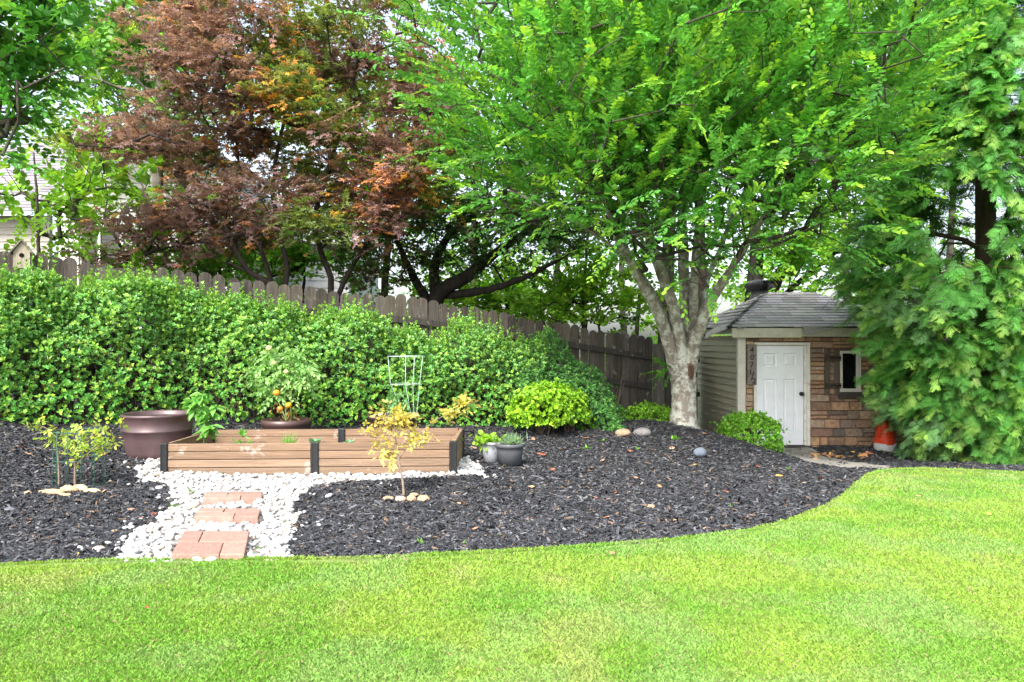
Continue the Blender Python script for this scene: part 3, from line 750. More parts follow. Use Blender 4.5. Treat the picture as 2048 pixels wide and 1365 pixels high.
# ================================================================== THE FENCE
def fence_xy(px):
    Y = 1 / np.interp(px, [-400, 2000], [.1272 + 400 * 3.26e-5, .1272 - 2000 * 3.26e-5]); return (px - CX) / F * Y, Y
ftop = np.array([(-300, 470), (12, 499), (75, 508), (143, 518), (170, 523), (200, 530), (300, 540), (322, 537), (494, 556), (520, 562), (595, 569), (693, 584), (761, 591), (803, 591), (846, 598), (888, 606), (949, 616), (1010, 625), (1068, 640), (1119, 646), (1192, 660), (1226, 665), (1291, 674), (1340, 680)], float)
pl, pr = np.array(fence_xy(-60.)), np.array(fence_xy(1308.))
fd = (pr - pl) / np.linalg.norm(pr - pl); flen = np.linalg.norm(pr - pl); fnn = np.array([fd[1], -fd[0]])       # towards the viewer
fence = thing('picket_fence', 'weathered dark wooden picket fence with rounded tops behind the hedge', 'fence', (*pl, g(*pl)))
Rf = np.array([[fd[0], fnn[0], 0], [fd[1], fnn[1], 0], [0, 0, 1]])
def picket(x, y, z0, z1, w, parent, tilt=0):
    hw = w / 2; th = np.linspace(0, math.pi, 9); rr = hw * .92
    prof = [(-hw, 0), (hw, 0), (hw, z1 - z0 - rr)] + [(hw * math.cos(t), z1 - z0 - rr + rr * math.sin(t)) for t in th[1:-1]] + [(-hw, z1 - z0 - rr)]
    P = np.array([(a + tilt * b, -.009, b) for a, b in prof]) @ Rf.T + (x, y, z0)
    c = np.array([.072, .062, .054]) * random.uniform(.6, 1.3) * np.array([1, random.uniform(.96, 1.02), random.uniform(.9, 1.03)])
    mb = MB(); mb.prism(P[::-1], np.array([0, .018, 0]) @ Rf.T, c); mb.build('picket', M['wood'], parent, bevel=.002)
s = 0; FP = []
def fence_px(x, y): return x / y * F + CX
while s < flen - .05:
    x, y = pl + fd * s; px = fence_px(x, y); zt_ = EYE + (CY - np.interp(px, ftop[:, 0], ftop[:, 1])) / F * y + random.uniform(-.02, .02)
    picket(x, y, g(x, y) - .02 if px > 880 else zt_ - 1.5, zt_, random.uniform(.134, .144), fence, random.uniform(-.012, .012)); FP.append((s, x, y, zt_)); s += .1505
FP = np.array(FP)
def rail(dz, sz):
    mb = MB(); k = np.arange(0, len(FP), 8)
    for i in range(0, len(FP) - 1, 8):
        a, b = FP[i], FP[min(i + 8, len(FP) - 1)]; p, q = np.array([a[1], a[2], a[3] - dz]), np.array([b[1], b[2], b[3] - dz])
        n3 = np.array([*fnn, 0]) * .011; w3 = np.array([*fnn, 0]) * .04; u3 = np.array([0, 0, sz])
        e_ = (q - p) * .0008
        mb.add([p + n3 + e_, p + n3 + w3 + e_, p + n3 + w3 + u3 + e_, p + n3 + u3 + e_, q + n3 - e_, q + n3 + w3 - e_, q + n3 + w3 + u3 - e_, q + n3 + u3 - e_], [(0, 1, 2, 3), (7, 6, 5, 4), (0, 4, 5, 1), (1, 5, 6, 2), (2, 6, 7, 3), (3, 7, 4, 0)], np.array([.04, .036, .032]) * random.uniform(.8, 1.2))
    mb.build('rail', M['wood'], fence)
for dz in (.36, .82, 1.22): rail(dz, .085)
def post(px, top, w=.1, off=.06):
    x, y = np.array(fence_xy(px)) + fnn * off; z = EYE + (CY - top) / F * y; mb = MB()
    mb.box((x, y, (z + g(x, y)) / 2 - .1), (w, w, z - g(x, y) + .2), Rf, np.array([.1, .092, .08]) * random.uniform(.75, 1.1)); mb.build('post', M['wood'], fence, bevel=.006)
post(470, 566, .09, .075); post(1313, 688, .13, .05); post(905, 640, .09, .075)
# the return that closes the gap to the shed
a = np.array(fence_xy(1325.)); b = np.array([SX0 - .1, 14.3]); gd = (b - a) / np.linalg.norm(b - a); gl = np.linalg.norm(b - a)
gate = thing('fence_return', 'short dark run of fence boards in the gap between fence post and shed', 'fence', (*a, g(*a)))
Rf = np.array([[gd[0], gd[1], 0], [gd[1], -gd[0], 0], [0, 0, 1]]); k = 0
while k * .15 < gl:
    x, y = a + gd * k * .15; picket(x, y, g(x, y), 1.12 + random.uniform(-.03, .03), .135, gate); k += 1
mb = MB()
for z in (.1, .75): p, q = np.array([*a, z]), np.array([*b, z]); n3 = np.array([gd[1], -gd[0], 0]); mb.prism([p + n3 * .011, p + n3 * .05, p + n3 * .05 + (0, 0, .085), p + n3 * .011 + (0, 0, .085)], q - p, (.07, .06, .05))
mb.build('rail', M['wood'], gate)

# birdhouse hung on the fence
x, y = np.array(fence_xy(47.)) + fnn * .1; bz0, bz1, bza = EYE + (CY - 538) / F * y, EYE + (CY - 505) / F * y, EYE + (CY - 484) / F * y
bh = thing('birdhouse', 'small grey wooden birdhouse with a round hole on the fence top', 'birdhouse', (x, y, bz0))
w = .075; Rb = np.array([[fd[0], fnn[0], 0], [fd[1], fnn[1], 0], [0, 0, 1]]); T3 = lambda a, b, c: np.array([a, b, c]) @ Rb.T + (x, y, 0)
mb = MB(); mb.prism([T3(-w, -.07, bz0), T3(w, -.07, bz0), T3(w, -.07, bz1), T3(0, -.07, bza), T3(-w, -.07, bz1)], T3(0, .07, 0) - T3(0, -.07, 0), (.3, .26, .2)); mb.build('body', M['wood'], bh, bevel=.003)
mb = MB()
for s_ in (-1, 1): mb.prism([T3(s_ * (w + .025), -.09, bz1 - .025), T3(0, -.09, bza + .004), T3(0, -.09, bza + .022), T3(s_ * (w + .032), -.09, bz1 - .01)], T3(0, .095, 0) - T3(0, -.09, 0), (.16, .14, .115))
mb.build('roof', M['wood'], bh)
mb = MB(); mb.lathe([(0, .004), (.021, .004), (.023, 0)], T3(0, .0725, bz0 + (bz1 - bz0) * .78), 18, (.004, .004, .004), Rb @ rotx(-math.pi / 2)); mb.build('entrance_hole', M['soil'], bh)

# ================================================================== THE NEIGHBOURS' HOUSE BEHIND THE FENCE
YH = 17.0
house = thing('neighbour_house', 'pale sided house with grey shingle roof and gable seen beyond the fence', 'house', (-9, YH, .3))
hx = lambda px, Y=YH: (px - CX) / F * Y
hz = lambda py, Y=YH: EYE + (CY - py) / F * Y
mb = MB(); lap_siding(mb, YH, -17, hx(100), .2, hz(432), .16, (.32, .3, .26), 'y', -1); mb.span((-17, YH, .2), (hx(100), YH + .1, hz(432)), (.3, .3, .27)); mb.build('wall', M['siding'], house)
Y2 = 16.2; gx0_, gx1_ = hx(132, Y2), hx(470, Y2); gm = (gx0_ + gx1_) / 2; ez = hz(398, Y2); az = hz(235, Y2)
mb = MB(); lap_siding(mb, Y2, gx0_, gx1_, .2, ez, .17, (.4, .42, .37), 'y', -1)
zz = ez
while zz < az - .05:
    t0 = (zz - ez) / (az - ez); lap_siding(mb, Y2, gx0_ + (gm - gx0_) * t0, gx1_ + (gm - gx1_) * t0, zz, min(zz + .17, az), .17, (.4, .42, .37), 'y', -1); zz += .17
mb.prism([(gx0_, Y2, .2), (gx1_, Y2, .2), (gx1_, Y2, ez), (gm, Y2, az), (gx0_, Y2, ez)], (0, 3, 0), (.3, .3, .27)); mb.build('gable_wall', M['siding'], house)
mb = MB(); mb.span((gx0_ - .12, Y2 - .06, .2), (gx0_ + .06, Y2 + .1, ez), (.75, .75, .75)); mb.span((gx0_ + .06, Y2 - .055, hz(452, Y2)), (gx1_, Y2 - .03, hz(440, Y2)), (.7, .7, .7))
for s_, a_ in ((-1, gx0_), (1, gx1_)): mb.prism([(a_ + s_ * .3, Y2 - .12, ez - .3), (gm, Y2 - .12, az + .03), (gm, Y2 - .12, az + .2), (a_ + s_ * .3, Y2 - .12, ez - .12)], (0, .06, 0), (.7, .7, .7))
mb.build('trim', M['trim'], house)
mb = MB(); e0 = np.array([-18, YH - .5, hz(432) + .02]); e1 = np.array([hx(95), YH - .5, hz(432) + .02]); shingles(mb, e0, e1, e0 + (0, 4.2, 2.6), e1 + (1.5, 4.2, 2.6), .19, .5, (.25, .24, .26))
mb.add([e0, e1, e1 + (1.5, 4.2, 2.6), e0 + (0, 4.2, 2.6)], [(0, 1, 2, 3)], (.25, .24, .25))
g0 = np.array([gx0_ - .3, Y2 - .15, ez - .1]); g1 = np.array([gx1_ + .3, Y2 - .15, ez - .1]); ap = np.array([gm, Y2 - .15, az + .2])
shingles(mb, g0 + (0, 5, 0), g0, ap + (0, 5, 0), ap, .19, .5, (.33, .31, .33)); shingles(mb, g1, g1 + (0, 5, 0), ap, ap + (0, 5, 0), .19, .5, (.33, .31, .33))
mb.build('roof', M['shingle'], house)
mb = MB(); mb.span((gx0_ + .35, Y2 - .032, .3), (gx0_ + 1.15, Y2 - .028, hz(458, Y2)), (.02, .022, .024)); porch_pane = mb.build('window', M['glass'], house)  # dark pane added in place of the shaded porch opening under the gable
mb = MB(); xa, xb, z0_, z1_ = gx0_ + .3, gx0_ + 1.2, 1.4, hz(455, Y2)
for q in ((xa - .06, xa, z0_, z1_), (xb, xb + .06, z0_, z1_), (xa, xb, z1_, z1_ + .07), (xa + .42, xa + .47, z0_, z1_)): mb.span((q[0], Y2 - .06, q[2]), (q[1], Y2 - .033, q[3]), (.75, .75, .75))
mb.build('frame', M['trim'], porch_pane)  # frame added round the pane that replaces the dark porch
house2 = thing('white_house', 'white sided house glimpsed through the maple branches and fence pickets', 'house', (hx(600, 20), 20.5, .1))
mb = MB(); lap_siding(mb, 20.5, hx(515, 20), hx(690, 20), 0, hz(475, 20), .2, (.7, .71, .73), 'y', -1); mb.span((hx(515, 20), 20.5, 0), (hx(690, 20), 25, hz(475, 20)), (.6, .6, .6)); mb.build('wall', M['siding'], house2)
mb = MB(); e0 = np.array([hx(505, 20), 20, hz(476, 20)]); e1 = np.array([hx(700, 20), 20, hz(476, 20)]); shingles(mb, e0, e1, e0 + (0, 4, 1.6), e1 + (0, 4, 1.6), .2, .5, (.3, .29, .3)); mb.span(e0 + (0, -.03, -.16), (e1[0], 20.05, e1[2] - .01), (.7, .7, .68)); mb.build('roof', M['shingle'], house2)
# ================================================================== TREES
def tree_build(name, label, cat, base, stems, targets, leaf, bark=(.1, .085, .065), twig=None, bark_mat='dark_bark', group=None, stem_sides=10, rt=.006, pen=1.2, extra=None, rmax=.07, step=.3):
    """stems = [(points, radii)], leaf = function(foliage, tip points, tip directions)"""
    t = thing(name, label, cat, base, group)
    A_, par, cnt, ns, tips, td = grow(stems, targets, step=step, pen=pen)
    mb = MB()
    for pts, rr in stems:
        n = max(6, len(pts) * 4); P = resample(pts, n); r = np.interp(np.linspace(0, 1, n), np.linspace(0, 1, len(rr)), rr)
        mb.tube(P + jit(n, .006), r * (1 + rng.normal(0, .03, n)), stem_sides, bark)
    nf0 = len(mb.f); V, Q, C = limb_mesh(A_, par, cnt, ns, rt=rt, colr=twig or bark, rmax=rmax); mb.add(V, Q, C)
    tk = mb.build('trunk', M[bark_mat], t, smooth=True)
    if bark_mat != 'dark_bark':
        tk.data.materials.append(M['dark_bark']); mi = np.zeros(len(tk.data.polygons), np.int32); mi[nf0:] = 1; tk.data.polygons.foreach_set('material_index', mi)
    fo = Foliage(); leaf(fo, A_[tips], td, A_, cnt)
    if extra: extra(fo)
    fo.build('crown', M['leaf'], t)
    return t

def ell(n, c, r, shell=.55):
    d = unit(rng.normal(0, 1, (n, 3))); k = (shell + (1 - shell) * rng.random(n)) ** 1
    return np.asarray(c) + d * np.asarray(r) * k[:, None]

def chain(pix, Y0, Y1=None):
    Y1 = Y0 if Y1 is None else Y1
    return np.array([at(a, b, Y0 + (Y1 - Y0) * i / (len(pix) - 1)) for i, (a, b) in enumerate(pix)])

# ---- the many stemmed tree on the mulch mound
TY = 10.0
gz = g(*TREE) - .1
S = []
S.append((np.array([[fx(1366, TY), TY, gz], *chain([(1366, 845), (1367, 800), (1369, 760), (1370, 730), (1371, 712), (1372, 698)], TY)]), [.25, .19, .16, .16, .145, .09, .03]))
limbs = [([(1362, 805), (1344, 700), (1315, 623), (1272, 546), (1235, 469), (1214, 408), (1180, 330), (1120, 230), (1050, 120)], 9.95, 8.6, [0.089, 0.085, 0.074, 0.063, 0.056, 0.046, 0.037, 0.026, 0.015]),
         ([(1367, 805), (1366, 700), (1343, 608), (1312, 515), (1285, 432), (1263, 386), (1235, 300), (1215, 180), (1205, 60), (1190, -60)], 9.85, 9.2, [0.089, 0.087, 0.074, 0.065, 0.058, 0.048, 0.041, 0.033, 0.022, 0.015]),
         ([(1374, 805), (1388, 705), (1408, 638), (1426, 595), (1448, 561), (1475, 515), (1525, 440), (1600, 350), (1690, 260), (1780, 170)], 9.9, 8.9, [0.096, 0.089, 0.078, 0.067, 0.056, 0.044, 0.037, 0.030, 0.022, 0.013]),
         ([(1370, 795), (1374, 690), (1369, 577), (1366, 480), (1368, 360), (1385, 200), (1400, 40), (1410, -120)], 10.1, 10.4, [0.096, 0.089, 0.078, 0.067, 0.059, 0.052, 0.037, 0.022]),
         ([(1374, 795), (1386, 669), (1389, 546), (1401, 423), (1420, 300), (1455, 150), (1490, 0), (1510, -120)], 10.08, 9.8, [0.074, 0.067, 0.056, 0.048, 0.041, 0.033, 0.022, 0.015]),
         ([(1380, 765), (1398, 638), (1414, 561), (1432, 521), (1470, 420), (1530, 300), (1560, 190)], 10.0, 10.8, [0.059, 0.048, 0.041, 0.033, 0.030, 0.022, 0.013]),
         ([(1366, 775), (1335, 640), (1300, 575), (1255, 520), (1190, 470), (1100, 420), (1010, 380)], 10.0, 9.4, [0.044, 0.037, 0.031, 0.027, 0.022, 0.016, 0.010])]
for pix, a, b, rr in limbs:
    q = chain(pix, a, b); q[0, 1] = TY; q[1, 1] = (q[1, 1] + TY) / 2; S.append((q, rr))
T = np.concatenate([ell(16000, (2.45, 9.5, 4.9), (4.15, 3.5, 3.7), .2), ell(2600, (1.9, 8.2, 3.5), (2.9, 1.1, 1.5), .1)])
q = T; px_ = q[:, 0] / q[:, 1] * F + CX; py_ = CY - (q[:, 2] - EYE) / q[:, 1] * F
low = np.interp(px_, [700, 880, 940, 1060, 1150, 1220, 1330, 1420, 1490, 1600, 1700, 1800, 1900, 2000], [60, 300, 440, 480, 440, 470, 550, 570, 515, 490, 505, 460, 310, 150]) + rng.normal(0, 18, len(T))
left = np.interp(py_, [-400, 0, 150, 300, 420, 600], [735, 785, 825, 900, 950, 1020]) + rng.normal(0, 22, len(T))
right = np.interp(py_, [-400, 0, 120, 250, 350, 450, 600], [1900, 1890, 1875, 1845, 1800, 1760, 1640]) + rng.normal(0, 22, len(T))
lump = fbm(T * .85, 101, 2)
T = T[(py_ < low) & (px_ > left) & (px_ < right) & (q[:, 2] < 6.9) & (lump > .36) & ~((T[:, 1] > 10.4) & (T[:, 0] > 2.6))]; nf_ = T[:, 1] < 9.6; A1, A2 = T[nf_], T[~nf_]; T = np.concatenate([A1[rng.permutation(len(A1))[:4300]], A2[rng.permutation(len(A2))[:1500]]])
def hero_leaf(fo, P, D, A_, cnt):
    out = unit(P - np.array([2.4, 10.2, 3.6])); D = unit(unit(D) * .6 + out * .7 + np.array([0, 0, .28]) + jit(len(P), .22))
    sprays(fo, P, D, 19, .58, .079, .026, (.115, .345, .06), (.36, .62, .055), flat=.85, droop=.2, yprob=.5, cvar=.22)
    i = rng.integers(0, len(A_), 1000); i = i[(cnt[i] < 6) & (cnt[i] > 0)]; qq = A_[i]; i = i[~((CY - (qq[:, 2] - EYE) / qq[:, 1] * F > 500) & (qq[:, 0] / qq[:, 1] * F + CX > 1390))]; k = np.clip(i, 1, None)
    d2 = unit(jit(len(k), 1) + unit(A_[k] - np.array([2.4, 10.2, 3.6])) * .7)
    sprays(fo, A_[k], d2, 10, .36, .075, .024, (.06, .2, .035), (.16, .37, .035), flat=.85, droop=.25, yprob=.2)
    # a tuft of young shoots on the side of the trunk
    P2 = np.array([at(1335, 742, 9.8)] * 8) + jit(8, .03); d3 = unit(np.array([-.8, -.4, .1]) + jit(8, .4))
    sprays(fo, P2, d3, 9, .26, .075, .024, (.07, .23, .022), (.16, .34, .03), flat=.8)
t = tree_build('shade_tree', 'large green leafed tree with several pale lichened stems on the mulch mound', 'tree', (TREE[0], TREE[1], gz), S, T, hero_leaf, (.235, .205, .17), twig=(.065, .054, .045), bark_mat='bark', stem_sides=18, rt=.0026, rmax=.026)
# old wound in the trunk and the root flare
mb = MB(); th = np.arange(16) * 2 * math.pi / 16; c0 = at(1383, 742, TY - .172)
V = [c0 + (.027 * math.cos(a) * (1 + .25 * math.sin(3 * a)), -.006, .085 * math.sin(a) + .014 * math.cos(2 * a)) for a in th]; V2 = [c0 + (.014 * math.cos(a), -.009, .05 * math.sin(a)) for a in th]
mb.add(V + V2, [(i, (i + 1) % 16, 16 + (i + 1) % 16, 16 + i) for i in range(16)] + [tuple(range(16, 32))], (.085, .042, .03))
mb.add([v + np.array([0, .0, 0]) for v in [c0 + (.042 * math.cos(a), .02, .12 * math.sin(a)) for a in th]] + [v for v in V], [(i, (i + 1) % 16, 16 + (i + 1) % 16, 16 + i) for i in range(16)], (.15, .1, .075))
mb.build('wound', M['dark_bark'], t, smooth=True)

# ---- the Japanese maple behind the fence
def pad_targets(pads, Ybase, jitterY, per, rx, rz):
    T = []; I = []
    for k, (a, b) in enumerate(pads):
        Y = Ybase + rng.uniform(-1, 1) * jitterY; c = at(a, b, Y); n = per
        r = rng.random(n) ** .5; th = rng.uniform(0, 6.283, n); R_ = rx * rng.uniform(.75, 1.25)
        T.append(np.stack([c[0] + R_ * r * np.cos(th), c[1] + R_ * .9 * r * np.sin(th), c[2] - .28 * R_ * r * r + rng.normal(0, rz, n)], 1)); I += [k] * n
    return np.concatenate(T), np.array(I)
mpads = [(450, 435), (340, 465), (250, 505), (400, 395), (560, 425), (610, 395), (500, 470), (300, 430), (255, 268), (335, 275), (185, 272), (470, 250), (560, 160), (520, 110), (640, 180), (700, 110), (420, 60), (350, 110), (560, 60),
         (650, 60), (770, 225), (820, 285), (870, 300), (700, 260), (620, 255), (540, 290), (450, 330), (720, 330), (800, 345), (640, 330), (750, 390), (850, 390), (700, 435), (600, 25), (470, 5), (750, 25), (400, 170), (360, 210), (580, 210), (480, 190), (820, 180), (760, 120), (400, 0),
         (330, 30), (540, -60), (650, -70), (450, -90), (760, -50), (380, 300), (430, 120), (620, 120), (520, 370), (850, 120), (880, 230), (660, 390)]
Tm, Im = pad_targets(mpads, 11.6, 1.0, 42, .7, .08)
B = at(560, 600, 11.8)
ms = [(chain([(570, 800), (562, 620), (545, 575), (500, 545), (470, 500), (450, 450), (410, 400)], 11.9, 11.2), [0.062, 0.056, 0.050, 0.043, 0.037, 0.028, 0.019]),
      (chain([(572, 800), (566, 610), (575, 540), (560, 470), (545, 380), (560, 280), (580, 180), (600, 60)], 11.9, 11.8), [0.062, 0.050, 0.043, 0.037, 0.034, 0.028, 0.022, 0.012]),
      (chain([(660, 800), (655, 640), (662, 560), (640, 500), (632, 430), (660, 330), (690, 220), (720, 100), (730, 0)], 12, 11.6), [0.056, 0.053, 0.046, 0.043, 0.037, 0.031, 0.025, 0.019, 0.012]),
      (chain([(668, 800), (672, 620), (700, 540), (745, 470), (770, 400), (800, 320), (840, 250)], 12.1, 11.4), [0.050, 0.043, 0.038, 0.034, 0.028, 0.022, 0.012]),
      (chain([(555, 800), (548, 600), (520, 500), (480, 470), (430, 480), (360, 490), (290, 510)], 11.8, 11.0), [0.043, 0.037, 0.031, 0.026, 0.022, 0.017, 0.011])]
def maple_leaf(purple, orange, green):
    def f(fo, P, D, A_, cnt):
        n = len(P)
        px = P[:, 0] / P[:, 1] * F + CX; hi = vnoise(P * 1.1, 71)
        base = np.where((hi > .53)[:, None], np.array(green), np.array(purple)); o = 0; yp = np.clip((.46 - vnoise(P * .9, 72)) * 4.5, .04, .95) * np.clip((px - 60) / 500, .15, 1) * np.clip((P[:, 2] - 1.6) / 2, .1, 1)
        D = unit(unit(D) * .5 + jit(n, .5) * np.array([1, 1, .25]) + np.array([0, 0, -.05]))
        for rep in range(3):
            sprays(fo, P + jit(n, .08) * rep, D if rep == 0 else unit(D + jit(n, .7) * np.array([1, 1, .2])), 7, .3, .098, .098, base, np.array(orange), STAR, flat=1.2, angle=.95, droop=.25, yprob=yp, cvar=.28)
    return f
t = tree_build('japanese_maple', 'Japanese maple with layered purple bronze foliage and orange tips behind the fence', 'tree', (B[0], B[1], g(B[0], B[1])), ms, Tm, maple_leaf((.29, .18, .18), (.9, .36, .1), (.18, .25, .065)), (.05, .04, .036), rt=.0028, step=.25, rmax=.03)

# ---- low, spreading dark green maple right of it
gpads = [(780, 480), (850, 520), (950, 500), (1050, 460), (1130, 480), (900, 455), (1000, 520), (1080, 420), (760, 540), (840, 440), (960, 430), (1020, 400), (1180, 450), (900, 400), (800, 420), (720, 500), (1000, 460)]
Tg, _ = pad_targets(gpads, 12.9, .9, 26, .62, .08)
gs = [(chain([(860, 800), (868, 630), (880, 585), (930, 555), (975, 520), (1030, 480), (1090, 440)], 13.2, 12.6), [.16, .15, .13, .11, .09, .06, .035]),
      (chain([(860, 800), (866, 640), (872, 590), (868, 545), (880, 500), (910, 460), (960, 420)], 13.2, 13), [.15, .14, .11, .09, .075, .055, .03]),
      (chain([(858, 800), (862, 640), (850, 595), (830, 560), (810, 520), (790, 470)], 13.3, 12.7), [.12, .1, .085, .07, .055, .03]),
      (chain([(885, 590), (950, 585), (1010, 570), (1080, 540), (1150, 500)], 13.1, 12.5), [.08, .07, .055, .04, .025])]
def dark_leaf(fo, P, D, A_, cnt):
    n = len(P); D = unit(unit(D) * .5 + jit(n, .5) * np.array([1, 1, .25])); c = np.where((vnoise(P * 1.3, 9) > .7)[:, None], np.array([.11, .1, .04]), np.array([.055, .13, .035]))
    for rep in range(3): sprays(fo, P + jit(n, .07) * rep, unit(D + jit(n, .6 * rep)), 7, .28, .085, .085, c, np.array([.12, .17, .03]), STAR, flat=1.2, angle=.95, droop=.25, yprob=.15, cvar=.25)
B = gs[0][0][0]
tree_build('spreading_maple', 'low spreading dark green maple with crooked black trunk behind the fence', 'tree', (B[0], B[1], g(B[0], B[1])), gs, Tg, dark_leaf, (.035, .03, .027), rt=.003, step=.25, rmax=.03)

# ---- tree at the upper left edge, its trunk left of the frame
lt = np.array([-6.6, 8.6]); lb = np.array([lt[0], lt[1], g(*lt)])
T = ell(900, (-5.5, 8.2, 4.7), (1.9, 1.6, 2.3), .2); q = T; px_ = q[:, 0] / q[:, 1] * F + CX; py_ = CY - (q[:, 2] - EYE) / q[:, 1] * F
lim = np.interp(py_, [-300, 0, 100, 200, 280, 330], [190, 130, 115, 105, 70, 0]) + rng.normal(0, 16, len(T)); T = T[(px_ < lim) & (py_ < 320) & (q[:, 2] < 6.8)][:420]
def fresh(base, young, L=.085, W=.03, nl=12, Ls=.4, tm=OVAL, yp=.4, dr=.2, reps=1, flat=.85):
    def f(fo, P, D, A_, cnt):
        n = len(P)
        for r_ in range(reps):
            d = unit(unit(D) * .7 + jit(n, .45) * np.array([1, 1, .5])); sprays(fo, P + jit(n, .05) * r_, d, nl, Ls, L, W, np.array(base), np.array(young), tm, flat=flat, droop=dr, yprob=yp, cvar=.25)
    return f
tree_build('leafy_tree', 'dense bright green tree whose leaves hang into the upper left corner', 'tree', lb, [(np.array([lb, lb + (.05, 0, 1.5), lb + (.2, -.1, 3), lb + (.5, -.2, 4.5), lb + (.8, -.3, 6)]), [.17, .15, .13, .1, .05])], T,
           fresh((.085, .29, .045), (.28, .52, .05), .1, .036, 12, .45, reps=2), (.1, .085, .07))

# ---- tall trunks and airy crowns behind
def simple_tree(name, label, px, Y, lean, top, cpx, cpy, r3, n, leafc, youngc, rbase, barkc, lsz=.12, nl=10, Ls=.5, shell=.2, group=None, tm=OVAL, cutz=(1.2, 14), wid=.42, reps=2, gap=.42, gsc=.8, cn=None):
    b = at(px, CY, Y); z0 = g(b[0], b[1]) - .1; p0 = np.array([b[0], Y, z0]); hgt = top
    P = np.array([p0 + (lean[0] * s_ * hgt + .06 * math.sin(7 * s_ + px), lean[1] * s_ * hgt, s_ * hgt) for s_ in np.linspace(0, 1, 7)])
    c = at(cpx, cpy, Y); T = ell(n * 3, c, r3, shell); T = T[(T[:, 2] > cutz[0]) & (T[:, 2] < cutz[1]) & (fbm(T * gsc, int(px) % 97, 2) > gap)][:n]
    return tree_build(name, label, 'tree', p0, [(P, list(np.linspace(1, .25, 7) * rbase))], T, fresh(leafc, youngc, lsz, lsz * wid, nl, Ls, tm, reps=reps), barkc, group=group, rt=.0045)
yg, ygy = (.2, .42, .035), (.36, .56, .05)
simple_tree('tall_tree', 'tall straight grey trunk with sparse light leaves beside the maple', 322, 15, (-.004, 0), 9, 235, 90, (2.2, 1.8, 3.0), 330, (.13, .32, .05), ygy, .15, (.16, .14, .12), .13, 9, .5, .15, gap=.47)
simple_tree('pine_tree', 'reddish brown straight trunk half hidden behind the maple foliage', 372, 15.6, (-.003, .0), 9.5, 400, -60, (1.6, 1.6, 1.6), 120, (.05, .15, .025), (.1, .22, .03), .19, (.17, .09, .06), .12, 9, .5)
simple_tree('understory_tree', 'yellow green understory tree in front of the neighbouring house', 60, 11.2, (.03, 0), 3.6, 130, 410, (2.5, .9, .95), 115, (.19, .40, .035), (.36, .56, .06), .05, (.07, .06, .045), .11, 9, .42, .1, cutz=(2.0, 5), gap=.51, gsc=1.3)
simple_tree('understory_tree', 'light green sapling crown against the pale gable wall', 345, 12.6, (-.04, 0), 4.2, 240, 400, (1.2, .7, 1.3), 60, (.17, .4, .05), (.33, .54, .06), .055, (.07, .06, .05), .11, 8, .42, .1, cutz=(1.9, 5.2), gap=.46)
simple_tree('understory_tree', 'light green bushy sapling behind the fence under the purple foliage', 430, 12.4, (.02, 0), 2.6, 420, 540, (1.7, .6, .6), 120, (.14, .36, .04), (.3, .52, .05), .045, (.07, .06, .05), .1, 8, .38, .1, cutz=(1.5, 4.5), gap=.42)
simple_tree('understory_tree', 'light green sapling showing through the stems of the purple maple', 600, 14.6, (.01, 0), 3.4, 580, 520, (2.0, .8, 1.0), 170, (.15, .36, .05), (.3, .52, .06), .05, (.06, .05, .045), .11, 9, .42, .1, cutz=(1.3, 4.5), gap=.43)
simple_tree('oak_tree', 'slim dark stemmed tree with yellow green leaves behind the crooked maple', 770, 15.4, (.015, 0), 7, 760, 360, (1.8, 1.4, 2.6), 230, (.17, .38, .04), ygy, .1, (.05, .042, .036), .12, 9, .5, .1, gap=.45)
simple_tree('pine_tree', 'big dark straight trunk rising behind the stems of the pale barked tree', 1336, 14.4, (.0, 0), 9.5, 1340, 120, (2.2, 1.6, 2.2), 220, (.03, .1, .02), (.07, .17, .025), .17, (.055, .043, .036), .12, 9, .5)
simple_tree('pine_tree', 'second dark trunk close right of the biggest one behind the pale stems', 1402, 15.6, (.004, 0), 9.5, 1450, 90, (2.4, 1.6, 2.4), 230, (.03, .1, .02), (.07, .17, .025), .16, (.06, .045, .036), .12, 9, .5)
simple_tree('slim_tree', 'pale grey slim trunk above the fence left of the stem cluster', 1252, 15.2, (-.01, 0), 6.5, 1230, 350, (1.7, 1.4, 2.0), 160, (.13, .32, .04), ygy, .085, (.2, .19, .17), .12, 9, .48, .1, gap=.46)
simple_tree('slim_tree', 'slim dark trunk with bright leaves low behind the fence end', 1170, 14.2, (.01, 0), 4.5, 1130, 590, (1.9, 1.0, .85), 190, yg, (.38, .58, .05), .06, (.045, .04, .034), .11, 9, .42, .1, cutz=(1.0, 4), gap=.44)
simple_tree('slim_tree', 'bright yellow green young tree in the gap under the spreading maple', 1010, 15.6, (-.01, 0), 4.2, 1000, 590, (2.2, .9, .9), 180, yg, (.38, .58, .05), .06, (.045, .04, .034), .12, 9, .44, .1, cutz=(1.0, 4), gap=.45)
simple_tree('slim_tree', 'thin trunk with bright leaves just left of the shed roof', 1278, 16.4, (.005, 0), 5.0, 1290, 600, (1.7, 1.0, .9), 150, (.15, .36, .035), (.33, .54, .05), .07, (.05, .043, .037), .12, 9, .44, .1, cutz=(.9, 4), gap=.44)
def forked(name, label, Y, stems_px, rr, cpx, cpy, r3, n, lc, yc, barkc, cutz, lsz=.12):
    st = [(np.vstack([[at(p[0][0], CY, Y)[0], Y, -.7], chain(p, Y, Y)]), [r_] + list(np.linspace(1, .3, len(p)) * r_)) for p, r_ in zip(stems_px, rr)]
    T = ell(n * 3, at(cpx, cpy, Y), r3, .15); T = T[(T[:, 2] > cutz[0]) & (T[:, 2] < cutz[1]) & (fbm(T * .8, 44, 2) > .42)][:n]
    tree_build(name, label, 'tree', st[0][0][0], st, T, fresh(lc, yc, lsz, lsz * .4, 9, .46, reps=2), barkc, rt=.0045)
